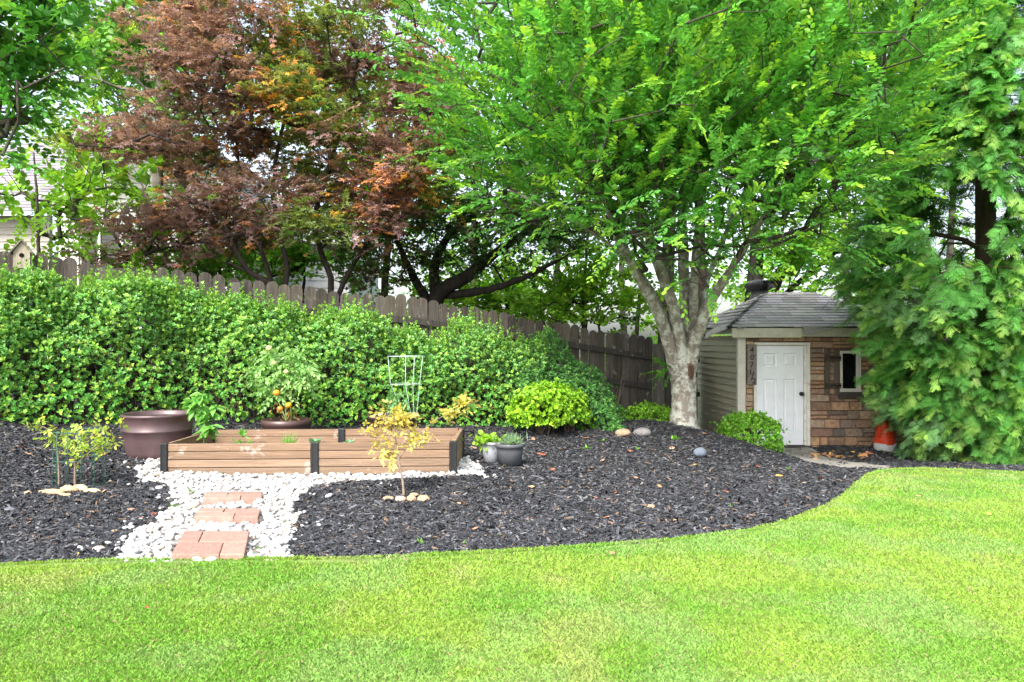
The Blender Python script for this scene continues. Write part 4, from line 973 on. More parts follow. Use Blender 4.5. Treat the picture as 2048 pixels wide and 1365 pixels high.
forked('forked_tree', 'dark forked tree leaning right behind the shed roof', 16.8, [[(1505, 640), (1510, 560), (1512, 480), (1500, 380), (1490, 250)], [(1530, 640), (1550, 570), (1590, 500), (1660, 420), (1740, 330)], [(1520, 640), (1570, 590), (1640, 530), (1720, 470)]], [.2, .16, .09], 1610, 470, (2.6, 1.4, 2.0), 330, (.17, .4, .035), (.36, .56, .05), (.035, .03, .027), (2.2, 9))
for px, Y, cpy, r3, n, lab in [(950, 21, 250, (3.2, 1.5, 4), 300, 'distant green tree between the two maples'), (1110, 23, 330, (3.2, 1.5, 3.6), 280, 'distant light green tree beyond the fence gap'), (620, 24, 200, (3.6, 1.5, 4.2), 260, 'distant tree showing between purple maple pads'),
                              (1690, 20, 330, (3.2, 1.5, 4), 300, 'distant green tree between shed and conifer'), (1900, 19, 200, (3.0, 1.5, 4.5), 260, 'distant tree behind the conifer top'), (190, 24, 150, (3.8, 1.6, 3.4), 210, 'distant pale green tree above the house roof')]:
    simple_tree('woodland_tree', lab, px, Y, (.005, 0), 8, px, cpy, r3, n, (.14, .32, .05), (.3, .5, .06), .14, (.06, .05, .043), .17, 9, .62, .1, group='trees standing beyond the fence', cutz=(.8, 12), gap=.46, gsc=.55)
# the low thicket that closes the view far behind
fo = Foliage(); n = 5200
P = np.stack([rng.uniform(-26, 26, n), rng.uniform(25, 31, n), rng.random(n) ** 1.5 * 6.2 - .3], 1); P = P[fbm(P * np.array([.35, .2, .4]), 15, 3) > .3 + P[:, 2] * .05]
c = np.where((vnoise(P * .4, 2) > .5)[:, None], np.array([.2, .42, .04]), np.array([.1, .26, .04]))
sprays(fo, P, unit(jit(len(P), 1) * np.array([1, .6, .4])), 6, .7, .26, .1, c, np.array([.34, .55, .06]), flat=.6)
tag(fo.build('woods', M['leaf'], None, (0, 28, 0)), 'far yellow green thicket closing the view behind the fence', kind='stuff')

# ---- the cypress on the right
cb = np.array([6.85, 10.75]); cz = g(*cb)
zr = np.array([(-.5, 1.55), (-.25, 1.9), (.1, 2.05), (.5, 2.05), (.9, 2.1), (1.25, 2.35), (1.65, 2.55), (2.1, 2.5), (3, 2.25), (4, 2.15), (5, 2.0), (6, 1.7), (7.5, 1.1), (8.5, .3)])
n = 5200; z = -.5 + 8.5 * rng.random(n) ** 1.25; th = rng.uniform(0, 6.283, n); th = np.where(rng.random(n) < .7, rng.uniform(math.pi * .85, math.pi * 1.75, n), th)
rr = (np.interp(z, zr[:, 0], zr[:, 1]) - .5) * (1 - .42 * rng.random(n) ** 2) * (.84 + .34 * fbm(np.stack([np.cos(th) * 2, np.sin(th) * 2, z * 1.3], 1), 7, 2))
T = np.stack([cb[0] + rr * np.cos(th), cb[1] + rr * np.sin(th) * .95, z], 1)
px_ = T[:, 0] / T[:, 1] * F + CX; py_ = CY - (T[:, 2] - EYE) / T[:, 1] * F
hole = ((px_ - 1925) / 75) ** 2 + ((py_ - 430) / 95) ** 2 < 1; ok = ~(hole & (T[:, 1] < 10.8)) & (T[:, 2] > g(T[:, 0], T[:, 1]) + .05)
ok &= ~((T[:, 1] > 11.75) & (T[:, 0] < 6.2) & (T[:, 2] < 1.6)); ok &= px_ > np.interp(py_, [0, 300, 420, 540, 600, 650, 700, 800, 850, 900, 935], [1880, 1800, 1730, 1700, 1715, 1745, 1770, 1770, 1835, 1855, 1895]) + rng.normal(0, 10, len(T)); T = T[ok]
def cyp(fo, P, D, A_, cnt):
    n = len(P); o = unit((P - np.array([cb[0], cb[1], 0])) * np.array([1, 1, 0])); D = unit(o + np.array([0, 0, -.12]) + jit(n, .33)); N_ = unit(np.array([0, 0, 1.0]) + o * .55 + jit(n, .3))
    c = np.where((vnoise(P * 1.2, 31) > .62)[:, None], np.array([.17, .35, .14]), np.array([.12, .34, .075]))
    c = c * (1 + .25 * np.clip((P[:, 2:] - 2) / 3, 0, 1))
    sprays(fo, P - D * .15, D, 17, .44, .145, .14, c, np.array([.33, .53, .11]), FROND, flat=1, angle=.7, droop=.35, yprob=.42, cvar=.22, nrm=N_)
    # shaded inner fronds close the crown
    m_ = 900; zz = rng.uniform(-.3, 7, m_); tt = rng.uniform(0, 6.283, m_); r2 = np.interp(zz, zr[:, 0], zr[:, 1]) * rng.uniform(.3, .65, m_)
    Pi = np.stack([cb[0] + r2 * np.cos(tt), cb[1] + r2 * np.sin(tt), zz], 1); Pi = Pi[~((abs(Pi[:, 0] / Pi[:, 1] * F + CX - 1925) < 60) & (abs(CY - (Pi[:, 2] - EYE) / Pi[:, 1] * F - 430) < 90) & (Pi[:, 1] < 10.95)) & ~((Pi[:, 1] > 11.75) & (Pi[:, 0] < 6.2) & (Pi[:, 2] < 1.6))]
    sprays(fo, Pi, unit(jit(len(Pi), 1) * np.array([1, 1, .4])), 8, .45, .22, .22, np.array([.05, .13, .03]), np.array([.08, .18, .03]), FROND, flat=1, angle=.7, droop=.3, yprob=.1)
tp = np.array([cb[0], cb[1], cz - .1])
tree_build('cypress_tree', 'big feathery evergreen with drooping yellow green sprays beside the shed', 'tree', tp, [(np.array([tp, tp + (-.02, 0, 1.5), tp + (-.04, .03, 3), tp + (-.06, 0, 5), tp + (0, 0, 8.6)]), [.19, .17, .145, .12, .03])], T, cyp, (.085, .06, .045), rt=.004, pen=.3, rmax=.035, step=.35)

# ================================================================== HEDGE AND SHRUBS
hb_px = np.array([(-260, 856), (0, 855), (120, 852), (250, 850), (450, 848), (700, 852), (900, 856), (1020, 858), (1130, 862), (1235, 862)], float)
ht_px = np.array([(-260, 540), (0, 545), (80, 548), (170, 560), (250, 572), (340, 580), (430, 590), (550, 612), (650, 640), (740, 640), (830, 660), (930, 672), (1000, 672), (1060, 690), (1100, 688), (1150, 705), (1190, 735), (1222, 785), (1243, 840)], float)
def hedge_geo(pa, pb, n, seed, deep=.2):
    """points and outward directions over a lumpy hedge between two photo columns"""
    px = rng.uniform(pa, pb, n); fxy = np.stack(fence_xy(px), 1) - np.array([fd[0] * 0 - fnn[0], -fnn[1]]) * .12
    by = hb_px; base = gp(px, np.interp(px, by[:, 0], by[:, 1]))[:, :2]
    zt_ = np.interp(px, ht_px[:, 0], ht_px[:, 1]); d = np.linalg.norm(fxy - base, axis=1); mid = (base + fxy) / 2
    topz = EYE + (CY - zt_) / F * (base[:, 1] * .42 + fxy[:, 1] * .58); bz = g(base[:, 0], base[:, 1])
    ph = rng.beta(1.0, 1.25, n) * math.pi * .82        # 0 = foot of the front face, pi/2 = top, beyond = the far side
    c_, s_ = np.cos(ph), np.sin(ph); e_ = .8
    du = -np.sign(c_) * np.abs(c_) ** e_; hv = np.abs(s_) ** e_
    fv = unit(fxy - base); half = d / 2
    P = np.column_stack([mid + fv * (du * half)[:, None], bz + (topz - bz) * hv])
    nrm = unit(np.column_stack([fv * (-np.abs(c_) ** (1.4) * np.sign(c_))[:, None], np.abs(s_) ** 1.4 + .05]))
    lump = fbm(P * 2.0, seed, 3) - .5
    P = P + nrm * (lump * .8 - np.abs(rng.normal(0, deep, n)) + .03)[:, None]
    return P, nrm, px
hedge = thing('hedge', 'long rounded azalea hedge running along the fence', 'hedge', (*gp(500, 848),))
P, Nm, px_ = hedge_geo(-260, 1090, 19000, 5); fo = Foliage()
lit_top = np.clip(Nm[:, 2:], 0, 1)
base = np.array([.11, .33, .055]) * (1 - lit_top) + np.array([.23, .46, .15]) * lit_top  # leaves facing up are paler: the top highlight is put into their colour
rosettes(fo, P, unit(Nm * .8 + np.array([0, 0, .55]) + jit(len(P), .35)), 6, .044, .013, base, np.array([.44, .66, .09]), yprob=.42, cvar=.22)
i = np.where((Nm[:, 2] > .8) & (rng.random(len(P)) < .12))[0]                     # shoots that stand above the trimmed top
for k_ in range(3): rosettes(fo, P[i] + np.array([0, 0, .05 + .045 * k_]) + jit(len(i), .008), np.tile((0, 0, 1.0), (len(i), 1)) + jit(len(i), .15), 5, .04, .011, np.array([.18, .38, .06]), np.array([.32, .52, .07]), yprob=.7)
k_ = np.where((Nm[:, 2] < .5) & (rng.random(len(P)) < .05))[0]; rosettes(fo, P[k_], Nm[k_], 4, .035, .012, np.array([.14, .07, .035]), np.array([.2, .1, .05]))
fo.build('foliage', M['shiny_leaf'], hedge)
mb = MB(); pxs_ = np.linspace(-240, 1080, 150); bb = gp(pxs_, np.interp(pxs_, hb_px[:, 0], hb_px[:, 1])); ff = np.stack(fence_xy(pxs_), 1)
for k_ in range(150):
    b2 = bb[k_, :2] * .5 + ff[k_] * .5; z0 = g(*b2)
    for r_ in range(3):
        tip = np.array([b2[0] + random.uniform(-.35, .35), b2[1] + random.uniform(-.3, .25), z0 + random.uniform(.45, .95)]); o = np.array([b2[0], b2[1], z0 - .05])
        mb.tube([o, (o * .55 + tip * .45) + (random.uniform(-.06, .06), random.uniform(-.06, .06), .05), tip], [.014, .01, .005], 5, (.07, .055, .042), False)
mb.build('branches', M['twig'], hedge)
def mound(name, label, c, r, n, L, W, base, young, mat='shiny_leaf', nl=6, seed=3, group=None, yp=.45, deep=.12, lump=.5, stems=14):
    c = np.asarray(c, float); s = thing(name, label, 'shrub', (c[0], c[1], g(c[0], c[1])), group)
    d = unit(rng.normal(0, 1, (n, 3)) * np.array([1, 1, .9])); d[:, 2] = np.where(d[:, 2] < -.45, -d[:, 2], d[:, 2]); k = 1 - np.abs(rng.normal(0, deep, n)) + lump * (fbm(d * 2.2 + 5, seed, 3) - .5)
    k = k + (rng.random(n) < .14) * np.abs(rng.normal(0, .13, n)); P = c + d * np.asarray(r) * k[:, None]; ok = P[:, 2] > g(P[:, 0], P[:, 1]) + .01; P, d = P[ok], d[ok]
    fo = Foliage(); rosettes(fo, P, unit(d / np.asarray(r) * np.mean(r) + np.array([0, 0, .5]) + jit(len(P), .4)), nl, L, W, np.array(base), np.array(young), yprob=yp, cvar=.2)
    fo.build('foliage', M[mat], s); mb = MB(); z0 = g(c[0], c[1])
    for _ in range(stems):
        tip = c + unit(np.array([random.gauss(0, 1), random.gauss(0, 1), abs(random.gauss(0, .8)) + .2])) * np.asarray(r) * .8; o = np.array([c[0] + random.uniform(-.06, .06), c[1] + random.uniform(-.06, .06), z0 - .03]); mb.tube([o, (o + tip) / 2 + (0, 0, .04), tip], [.01, .007, .003], 5, (.08, .06, .045), False)
    mb.build('stems', M['twig'], s); return s
P, Nm, px_ = hedge_geo(1040, 1247, 3600, 17, .14); hs_ = thing('shrub', 'darker green small leaved shrub at the shed end of the hedge', 'shrub', (*gp(1160, 860),)); fo = Foliage()
rosettes(fo, P, unit(Nm * .9 + np.array([0, 0, .4]) + jit(len(P), .4)), 6, .038, .011, np.array([.085, .24, .06]), np.array([.2, .4, .08]), yprob=.35); fo.build('foliage', M['shiny_leaf'], hs_)
mb = MB(); b_ = gp(1150, 858)
for _ in range(26):
    o = b_ + np.array([random.uniform(-.5, .5), random.uniform(.1, .5), -.05]); tip = o + np.array([random.uniform(-.25, .25), random.uniform(-.2, .2), random.uniform(.5, .9)]); mb.tube([o, (o + tip) / 2 + (.03, 0, .05), tip], [.013, .009, .004], 5, (.07, .055, .042), False)
mb.build('stems', M['twig'], hs_)
def bush(name, label, px0, px1, pyt, pyb, Y, n, **kw):
    w = (px1 - px0) / F * Y / 2; zt_, zb_ = EYE + (CY - pyt) / F * Y, EYE + (CY - pyb) / F * Y; c = at((px0 + px1) / 2, 0, Y); h = zt_ - zb_
    return mound(name, label, (c[0], Y, zb_ + h * .42), (w, w * .85, h * .58), n, **kw)
bush('shrub', 'chartreuse mounded shrub in front of the dark end of the hedge', 1022, 1150, 770, 862, 9.05, 1500, L=.044, W=.0155, base=(.23, .46, .03), young=(.40, .6, .045), seed=4)
bush('shrub', 'smaller chartreuse shrub leaning against the right flank of the mounded one', 1095, 1178, 778, 858, 9.3, 800, L=.044, W=.0155, base=(.2, .43, .03), young=(.37, .58, .045), seed=9)
bush('shrub', 'low bright green bush left of the tree trunk behind the two stones', 1238, 1352, 812, 866, 10.7, 900, L=.044, W=.0155, base=(.2, .44, .04), young=(.36, .58, .05), seed=6)
bush('shrub', 'round bright green bush beside the white shed door', 1436, 1562, 826, 915, 10.6, 1700, L=.036, W=.0125, base=(.19, .46, .045), young=(.37, .6, .06), seed=8, lump=.4)
# ================================================================== THE RAISED BED
bl, br_ = gp(330, 951), gp(906.5, 945); Yb = (bl[1] + br_[1]) / 2; bx0, bx1 = (330 - CX) / F * Yb, (906.5 - CX) / F * Yb; bd = 1.0
zb0 = (bl[2] + br_[2]) / 2 - .02; zb1 = EYE + (CY - 888) / F * Yb
bed = thing('raised_bed', 'long wooden plank raised bed with black corner posts on white gravel', 'raised bed', ((bx0 + bx1) / 2, Yb + bd / 2, zb0))
pw = .062; bxm = bx0 + (bx1 - bx0) * (630.5 - 330) / 576.5; zc = lambda x: zb1 + (x - bx0) / (bx1 - bx0) * .018; bh_ = (zb1 - zb0) / 4
def boards(x0, y0, x1, y1, name='board_wall'):
    mb = MB(); d = np.array([x1 - x0, y1 - y0]); L_ = np.linalg.norm(d); d /= L_; n_ = np.array([-d[1], d[0]])
    for k in range(4):
        a = zb0 + k * bh_ + .003; e = bh_ - .005; c = np.array([.205, .134, .086]) * random.uniform(.85, 1.15) * (np.array([1.05, 1.1, 1.15]) if k < 2 else 1)
        j = random.uniform(-.003, .003); h = .016; q = .005
        prof = [(-h + j, a + q), (-h + q + j, a), (h, a), (h, a + e), (-h + q + j, a + e), (-h + j, a + e - q)]
        P = [(x0 + n_[0] * -u * -1, y0 + n_[1] * u, v + (x0 - bx0) / (bx1 - bx0) * .018) for u, v in prof]; P2 = [(x1 + n_[0] * u, y1 + n_[1] * u, v + (x1 - bx0) / (bx1 - bx0) * .018) for u, v in prof]
        m_ = 10; V = []; Fc = []
        for i in range(m_ + 1):
            s_ = i / m_; V += [tuple(np.array(a_) * (1 - s_) + np.array(b_) * s_) for a_, b_ in zip(P, P2)]
        Fc = [(i * 6 + k2, i * 6 + (k2 + 1) % 6, i * 6 + 6 + (k2 + 1) % 6, i * 6 + 6 + k2) for i in range(m_) for k2 in range(6)] + [(5, 4, 3, 2, 1, 0), tuple(range(m_ * 6, m_ * 6 + 6))]
        mb.add(V, Fc, c)
    return mb.build(name, M['plank'], bed)
e = pw / 2 + .002
for xa, xb in ((bx0 + e, bxm - e), (bxm + e, bx1 - e)): boards(xa, Yb, xb, Yb); boards(xb, Yb + bd, xa, Yb + bd)
boards(bx0, Yb + bd - e, bx0, Yb + e); boards(bx1, Yb + e, bx1, Yb + bd - e)
for x in (bx0, bxm, bx1):
    for y in (Yb, Yb + bd):
        mb = MB(); w_ = pw * (1.12 if x == bxm else 1); zt_ = zc(x) + .004; mb.span((x - w_ / 2, y - pw / 2 + .004, zb0 - .06), (x + w_ / 2, y + pw / 2 - .004, zt_), (.016, .017, .019))
        for s_ in (-1, 1): mb.span((x + s_ * w_ * .34 - .004, y - pw / 2 - .001, zb0), (x + s_ * w_ * .34 + .004, y - pw / 2 + .0035, zt_ - .004), (.024, .025, .028))
        mb.build('post', M['black_metal'], bed, bevel=.003)
nx, ny = 90, 36; X, Y = np.meshgrid(np.linspace(bx0 + .018, bx1 - .018, nx), np.linspace(Yb + .018, Yb + bd - .018, ny), indexing='ij')
Z = zb1 - .12 + .05 * (fbm(np.stack([X * 6, Y * 6, X * 0], -1), 12, 4) - .5); zsoil = zb1 - .11
i, j = np.meshgrid(np.arange(nx - 1), np.arange(ny - 1), indexing='ij'); a = (i * ny + j).ravel()
arr('soil', np.stack([X, Y, Z], -1).reshape(-1, 3), np.stack([a, a + ny, a + ny + 1, a + 1], 1), np.tile((.13, .085, .06), (nx * ny, 1)) * np.exp(rng.normal(0, .25, (nx * ny, 1))), M['soil'], bed, smooth=True)

def bedpt(px, depth): y = Yb + depth; return np.array([(px - CX) / F * y, y, zsoil])
def plant_thing(name, label, cat, base, stems, build, mat='leaf', group=None, stem_col=(.12, .2, .05)):
    t = thing(name, label, cat, base, group)
    if stems:
        mb = MB()
        for P, r in stems: mb.tube(resample(P, max(6, len(P) * 3)), np.interp(np.linspace(0, 1, max(6, len(P) * 3)), np.linspace(0, 1, len(r)), r), 6, stem_col)
        mb.build('stem', M['twig'], t, smooth=True)
    fo = Foliage(); build(fo); fo.build('leaves', M[mat], t); return t

# pepper plant with big drooping leaves
b = bedpt(407, .30); Yp = b[1]
st = [([b, at(409, 858, Yp), at(404, 820, Yp), at(402, 790, Yp)], [.008, .007, .005, .003]), ([at(407, 850, Yp), at(420, 830, Yp), at(432, 812, Yp)], [.006, .005, .003]), ([at(405, 835, Yp), at(390, 815, Yp), at(382, 800, Yp)], [.005, .004, .003]), ([at(408, 865, Yp), at(416, 858, Yp - .05), at(422, 852, Yp - .08)], [.005, .004, .003])]
def f(fo):
    for P, r in st:
        P = resample(P, 9)[2:]
        for k in range(4):
            n = len(P); th = rng.uniform(0, 6.283, n); d = np.stack([np.cos(th), np.sin(th) * .8, rng.uniform(-1.0, .15, n)], 1)
            fo.put(P + jit(n, .008), d, np.array([0, 0, 1.0]) + jit(n, .25), rng.uniform(.075, .135, n), rng.uniform(.025, .04, n), np.array([.19, .44, .10]) * np.exp(rng.normal(0, .22, (n, 1))), LANCE)
plant_thing('pepper_plant', 'tall pepper plant with big drooping leaves at the left end of the raised bed', 'plant', b, st, f)
b = bedpt(482, .34)
def f(fo):
    c = np.array([b + (0, 0, .02)] * 22) + jit(22, .018) * np.array([1, 1, .2]); d = unit(jit(22, 1) * np.array([1, 1, .1]) + np.array([0, 0, .55])); fo.put(c, d, np.array([0, 0, 1.0]) - d * .4 + jit(22, .1), rng.uniform(.09, .16, 22), rng.uniform(.014, .022, 22), np.array([.13, .36, .05]) * np.exp(rng.normal(0, .2, (22, 1))), LANCE)
    P = np.array([b + (0, 0, .13)] * 12) + jit(12, .012); d = unit(jit(12, .7) + np.array([.03, 0, .7])); fo.put(P, d, jit(12, 1), rng.uniform(.05, .09, 12), .014, np.array([.16, .42, .06]) * np.exp(rng.normal(0, .2, (12, 1))), LANCE)
plant_thing('leafy_plant', 'small leafy rosette plant in the raised bed between pepper plant and chives', 'plant', b, [([b, b + (.005, 0, .07), b + (.01, 0, .15)], [.004, .003, .002])], f)
b = bedpt(577, .22)
def f(fo):
    n = 75; c = b + jit(n, .018) * np.array([1, 1, 0]); d = unit(jit(n, .28) + np.array([0, 0, 1.0])); L_ = rng.uniform(.1, .22, n)
    fo.put(c, d, jit(n, 1), L_, .0032, np.array([.15, .38, .06]) * np.exp(rng.normal(0, .25, (n, 1))), LANCE)
plant_thing('chives', 'clump of thin upright chive blades beside the middle post of the bed', 'plant', b, None, f)
def cabbage(px, dep, s, label, cc):
    b = bedpt(px, dep)
    def f(fo):
        n = 9; th = np.arange(n) * 2.4; d = np.stack([np.cos(th), np.sin(th), .5 + .1 * np.arange(n)], 1); fo.put(np.array([b + (0, 0, .035 * s)] * n), d, np.array([0, 0, 1.0]) - d * .3, rng.uniform(.07, .11, n) * s, rng.uniform(.03, .04, n) * s, np.array(cc) * np.exp(rng.normal(0, .15, (n, 1))), OVAL)
    plant_thing('seedling', label, 'plant', b, [([b, b + (0, 0, .06 * s)], [.005, .003])], f)
cabbage(629, .45, 1.0, 'blue green cabbage seedling just right of the rear middle post', (.17, .33, .2)); cabbage(698, .38, .9, 'small bluish seedling in the right half of the raised bed', (.19, .36, .2))

# ================================================================== POTS, PLANTS IN THEM, CAGE
def pot(name, label, px, pyb, Y, prof, colr, mat, z=None, soil=None, n=48, cat='pot', bands=()):
    b = at(px, pyb, Y); z = b[2] if z is None else z; c = np.array([b[0], Y, z]); t = thing(name, label, cat, c)
    mb = MB(); mb.lathe(prof, c, n, colr); mb.build('body', M[mat], t, smooth=True)
    for pr, cc in bands: mb = MB(); mb.lathe(pr, c, n, cc); mb.build('rim', M[mat], t, smooth=True)
    if soil:
        r, h = soil; rr = np.linspace(0, r, 7); mb = MB(); mb.lathe([(max(q, .001), h + .01 * math.sin(q * 60)) for q in rr], c, 24, (.05, .035, .026)); mb.build('soil', M['soil'], t, smooth=True)
    return t, c
s = 7.0 / F
def u(pxs): return pxs * s
pot('planter', 'big bronze glazed cylinder planter at the left end of the raised bed', 316, 915, 7.0,
    [(u(52), 0), (u(56), .002), (u(58), u(14)), (u(62), u(40)), (u(63.6), u(54)), (u(65), u(55)), (u(65), u(58)), (u(64), u(59)), (u(66), u(83)), (u(67.5), u(84)), (u(67.5), u(88)), (u(65), u(89)), (u(62), u(87)), (u(60), u(70))], (.085, .052, .055), 'bronze', soil=(u(60.5), u(79)))
z = g(-2.4, 8.0) - .02
tp_, tc = pot('planter', 'brown planter holding the tomato plant behind the raised bed', 573, 860, 8.0, [(.2, 0), (.225, .05), (.25, .2), (.255, .24), (.262, .245), (.262, .3), (.245, .305), (.235, .25)], (.075, .042, .038), 'bronze', z=EYE + (CY - 839) / F * 8 - .3, soil=(.238, .27))
cp_, cc_ = pot('planter', 'brown planter holding the wire tomato cage behind the raised bed', 785, 860, 7.9, [(.19, 0), (.215, .05), (.24, .2), (.25, .3), (.262, .305), (.262, .335), (.24, .34), (.23, .27)], (.07, .04, .038), 'bronze', z=EYE + (CY - 830) / F * 7.9 - .335, soil=(.233, .3))

Yt = 8.0; base = tc + (0, 0, .27)
st = [([base, at(570, 800, Yt), at(566, 750, Yt), at(548, 700, Yt)], [.009, .008, .006, .003]), ([base + (.05, 0, 0), at(582, 790, Yt - .05), at(590, 740, Yt), at(585, 700, Yt)], [.008, .007, .005, .003]), ([base, at(560, 810, Yt), at(535, 770, Yt + .05), at(520, 735, Yt)], [.007, .006, .004, .003]), ([at(570, 790, Yt), at(600, 760, Yt - .05), at(615, 735, Yt)], [.006, .004, .003])]
def f(fo):
    P = np.concatenate([resample(P, 16)[7:] for P, r in st] * 5) ; P = P + jit(len(P), .03); n = len(P); d = unit(jit(n, 1) * np.array([1, .8, .55]) + np.array([0, 0, .15]))
    sprays(fo, P, d, 9, .17, .062, .021, (.27, .48, .17), (.4, .6, .2), LANCE, flat=.8, angle=1.0, droop=.5, yprob=.3)
    k = 14; P2 = at(572, 812, Yt) + jit(k, .1); sprays(fo, P2, unit(jit(k, 1) + np.array([0, 0, -.6])), 5, .12, .045, .012, (.36, .2, .07), (.45, .28, .1), LANCE, droop=.6)
tom = plant_thing('tomato_plant', 'staked tomato plant with ripening orange fruit in the brown planter', 'plant', base, st, f, stem_col=(.16, .24, .07))
for a, b_, r_, cl in ((553, 786, .036, (.75, .27, .02)), (577, 811, .034, (.75, .3, .02)), (560, 818, .032, (.68, .2, .03)), (538, 697, .034, (.5, .55, .2)), (572, 744, .026, (.55, .5, .2)), (548, 727, .03, (.35, .5, .12))):
    mb = MB(); th = np.linspace(0, math.pi, 9); mb.lathe([(r_ * math.sin(t_) + .0005, -r_ * .9 * math.cos(t_)) for t_ in th], at(a, b_, Yt - .17), 14, cl); mb.build('tomato', M['fruit'], tom, smooth=True)

Yc = 7.9; cg = thing('tomato_cage', 'pale green wire tomato cage rising from the planter', 'plant cage', cc_ + (0, 0, .3)); wc_ = (.36, .45, .4); wr = .0034
def ring(pa, pb, py, name='ring'):
    c = at((pa + pb) / 2, py, Yc); r = (pb - pa) / 2 / F * Yc; th = np.linspace(0, 2 * math.pi, 41); mb = MB(); mb.tube(np.stack([c[0] + r * np.cos(th), c[1] + r * np.sin(th), c[2] + th * 0], 1), wr, 6, wc_, False); mb.build(name, M['wire'], cg, smooth=True); return c, r
R1 = ring(776, 846, 713); R2 = ring(781, 840, 768.5); R3 = ring(808, 834, 827)
for a0, a1, a2, a3 in ((math.pi, math.pi, math.pi, 0), (.35, .35, .35, 0), (-.9, -.9, -.9, 0), (1.7, 1.7, 1.7, 0)):
    q = [c + np.array([r * math.cos(a0), r * math.sin(a0), 0]) for c, r in (R1, R2, R3)]; q.append(q[2] + (q[2] - q[1]) * .5 * np.array([.3, .3, 1])); mb = MB(); mb.tube(q, wr, 6, wc_); mb.build('leg', M['wire'], cg, smooth=True)
b = cc_ + (0, 0, .3); st = [([b, at(790, 800, Yc), at(788, 782, Yc)], [.006, .005, .003])]
def f(fo):
    P = np.array([at(790 + rng.uniform(-12, 18), rng.uniform(778, 828), Yc - .05) for _ in range(26)]); sprays(fo, P, unit(jit(26, 1) * np.array([1, .8, .4])), 7, .12, .045, .014, (.2, .40, .17), (.3, .5, .2), LANCE, angle=1, droop=.4)
plant_thing('tomato_plant', 'young pale tomato plant growing inside the wire cage', 'plant', b, st, f)

# two small pots side by side right of the bed
t1, c1 = pot('flower_pot', 'light grey pot with a lime green leafy plant', 984, 930, 7.25, [(.055, 0), (.075, .002), (.092, .15), (.097, .2), (.104, .203), (.104, .225), (.094, .226), (.09, .19)], (.34, .36, .4), 'plastic', soil=(.092, .205), n=40)
def f(fo):
    n = 130; P = c1 + np.array([0, 0, .23]) + jit(n, .06) * np.array([1.2, 1, .55]); P[:, 0] -= .03; fo.put(P, unit(jit(n, 1) + np.array([-.2, 0, .25])), np.array([0, 0, 1.0]) + jit(n, .4), rng.uniform(.04, .07, n), rng.uniform(.018, .028, n), np.array([.3, .52, .05]) * np.exp(rng.normal(0, .22, (n, 1))))
plant_thing('potted_plant', 'lime green round leafed plant in the light grey pot', 'plant', c1 + (0, 0, .2), [([c1 + (0, 0, .2), c1 + (-.02, 0, .29)], [.006, .003])], f)
t2, c2 = pot('flower_pot', 'dark grey ribbed pot with a feathery grey green herb', 1020, 929, 7.12, [(.09, 0), (.108, .002), (.125, .13), (.13, .165), (.139, .168), (.141, .2), (.132, .202), (.125, .17)], (.085, .09, .1), 'plastic', soil=(.127, .18), n=40)
def f(fo):
    n = 190; P = c2 + np.array([0, 0, .2]) + jit(n, .035) * np.array([1.3, 1, .2]); d = unit(jit(n, .5) + np.array([0, 0, .8])); fo.put(P, d, jit(n, 1), rng.uniform(.05, .12, n), .0045, np.array([.25, .40, .22]) * np.exp(rng.normal(0, .2, (n, 1))), LANCE)
plant_thing('potted_plant', 'feathery grey green herb in the dark grey pot', 'plant', c2 + (0, 0, .18), None, f)

# ================================================================== SAPLINGS WITH THEIR RINGS OF STONES
def rock(label, px, py, w, h, colr, group=None, d=None, yaw=None, tilt=0, bury=.25, name='rock', cat='rock', lum=.35, off=(0, 0)):
    c = gp(px, py); c = c + (off[0], off[1], 0); k = c[1] / F; a, hh = w * k / 2, h * k / 2; dd = (d or w * .75) * k / 2
    V = IV * (1 + lum * (vnoise(IV * 1.2 + rng.uniform(0, 50, 3), 5)[:, None] - .5)) * (a, dd, hh)
    V = V @ rotx(tilt).T @ rotz(yaw if yaw is not None else random.uniform(-.3, .3)).T + c + (0, 0, hh * (1 - 2 * bury))
    mb = MB(); mb.add(V, IF, np.array(colr) * random.uniform(.85, 1.15)); o = mb.build(name, M['rock'], None, c, smooth=True); return tag(o, label, cat, group)
tan = (.42, .27, .16)
b = gp(808, 994); Ys = b[1]
def pick(seq): return [at(a, c_, Ys) for a, c_ in seq]
st = [(pick([(808, 994), (805, 960), (798, 925), (793, 895), (790, 865), (788, 830)]), [.011, .009, .008, .007, .005, .003]), (pick([(797, 915), (775, 900), (757, 880), (740, 868), (722, 862)]), [.006, .005, .004, .003, .002]), (pick([(794, 898), (815, 880), (840, 866), (870, 842), (905, 823), (943, 806)]), [.006, .005, .004, .003, .003, .002]),
      (pick([(792, 880), (770, 855), (752, 845)]), [.005, .004, .002]), (pick([(792, 872), (810, 850), (822, 838)]), [.005, .004, .002]), (pick([(798, 925), (780, 912), (765, 905)]), [.004, .003, .002]), (pick([(800, 915), (818, 895), (850, 885)]), [.005, .004, .002])]
def young(stx, base_c, tip_c, L_, W_, n_each, spread):
    def f(fo):
        for P, r in stx:
            Q_ = resample(P, 24)[7:]; P2 = Q_[rng.integers(0, len(Q_), n_each)] + jit(n_each, spread); d = unit(jit(n_each, .8) + np.array([0, 0, .35])); sprays(fo, P2, d, 5, .09, L_, W_, base_c, tip_c, flat=.8, angle=.9, droop=.1, yprob=.5, cvar=.25)
    return f
sp_ = thing  # noqa
def f(fo):
    young(st[1:6] + [([at(800, 870, Ys), at(790, 845, Ys), at(786, 825, Ys)], [0, 0, 0])] * 2 + st[6:], (.60, .54, .15), (.78, .55, .17), .045, .0125, 17, .022)(fo)
    young([(st[2][0][3:], 0)], (.62, .55, .14), (.72, .6, .16), .042, .0125, 16, .012)(fo)
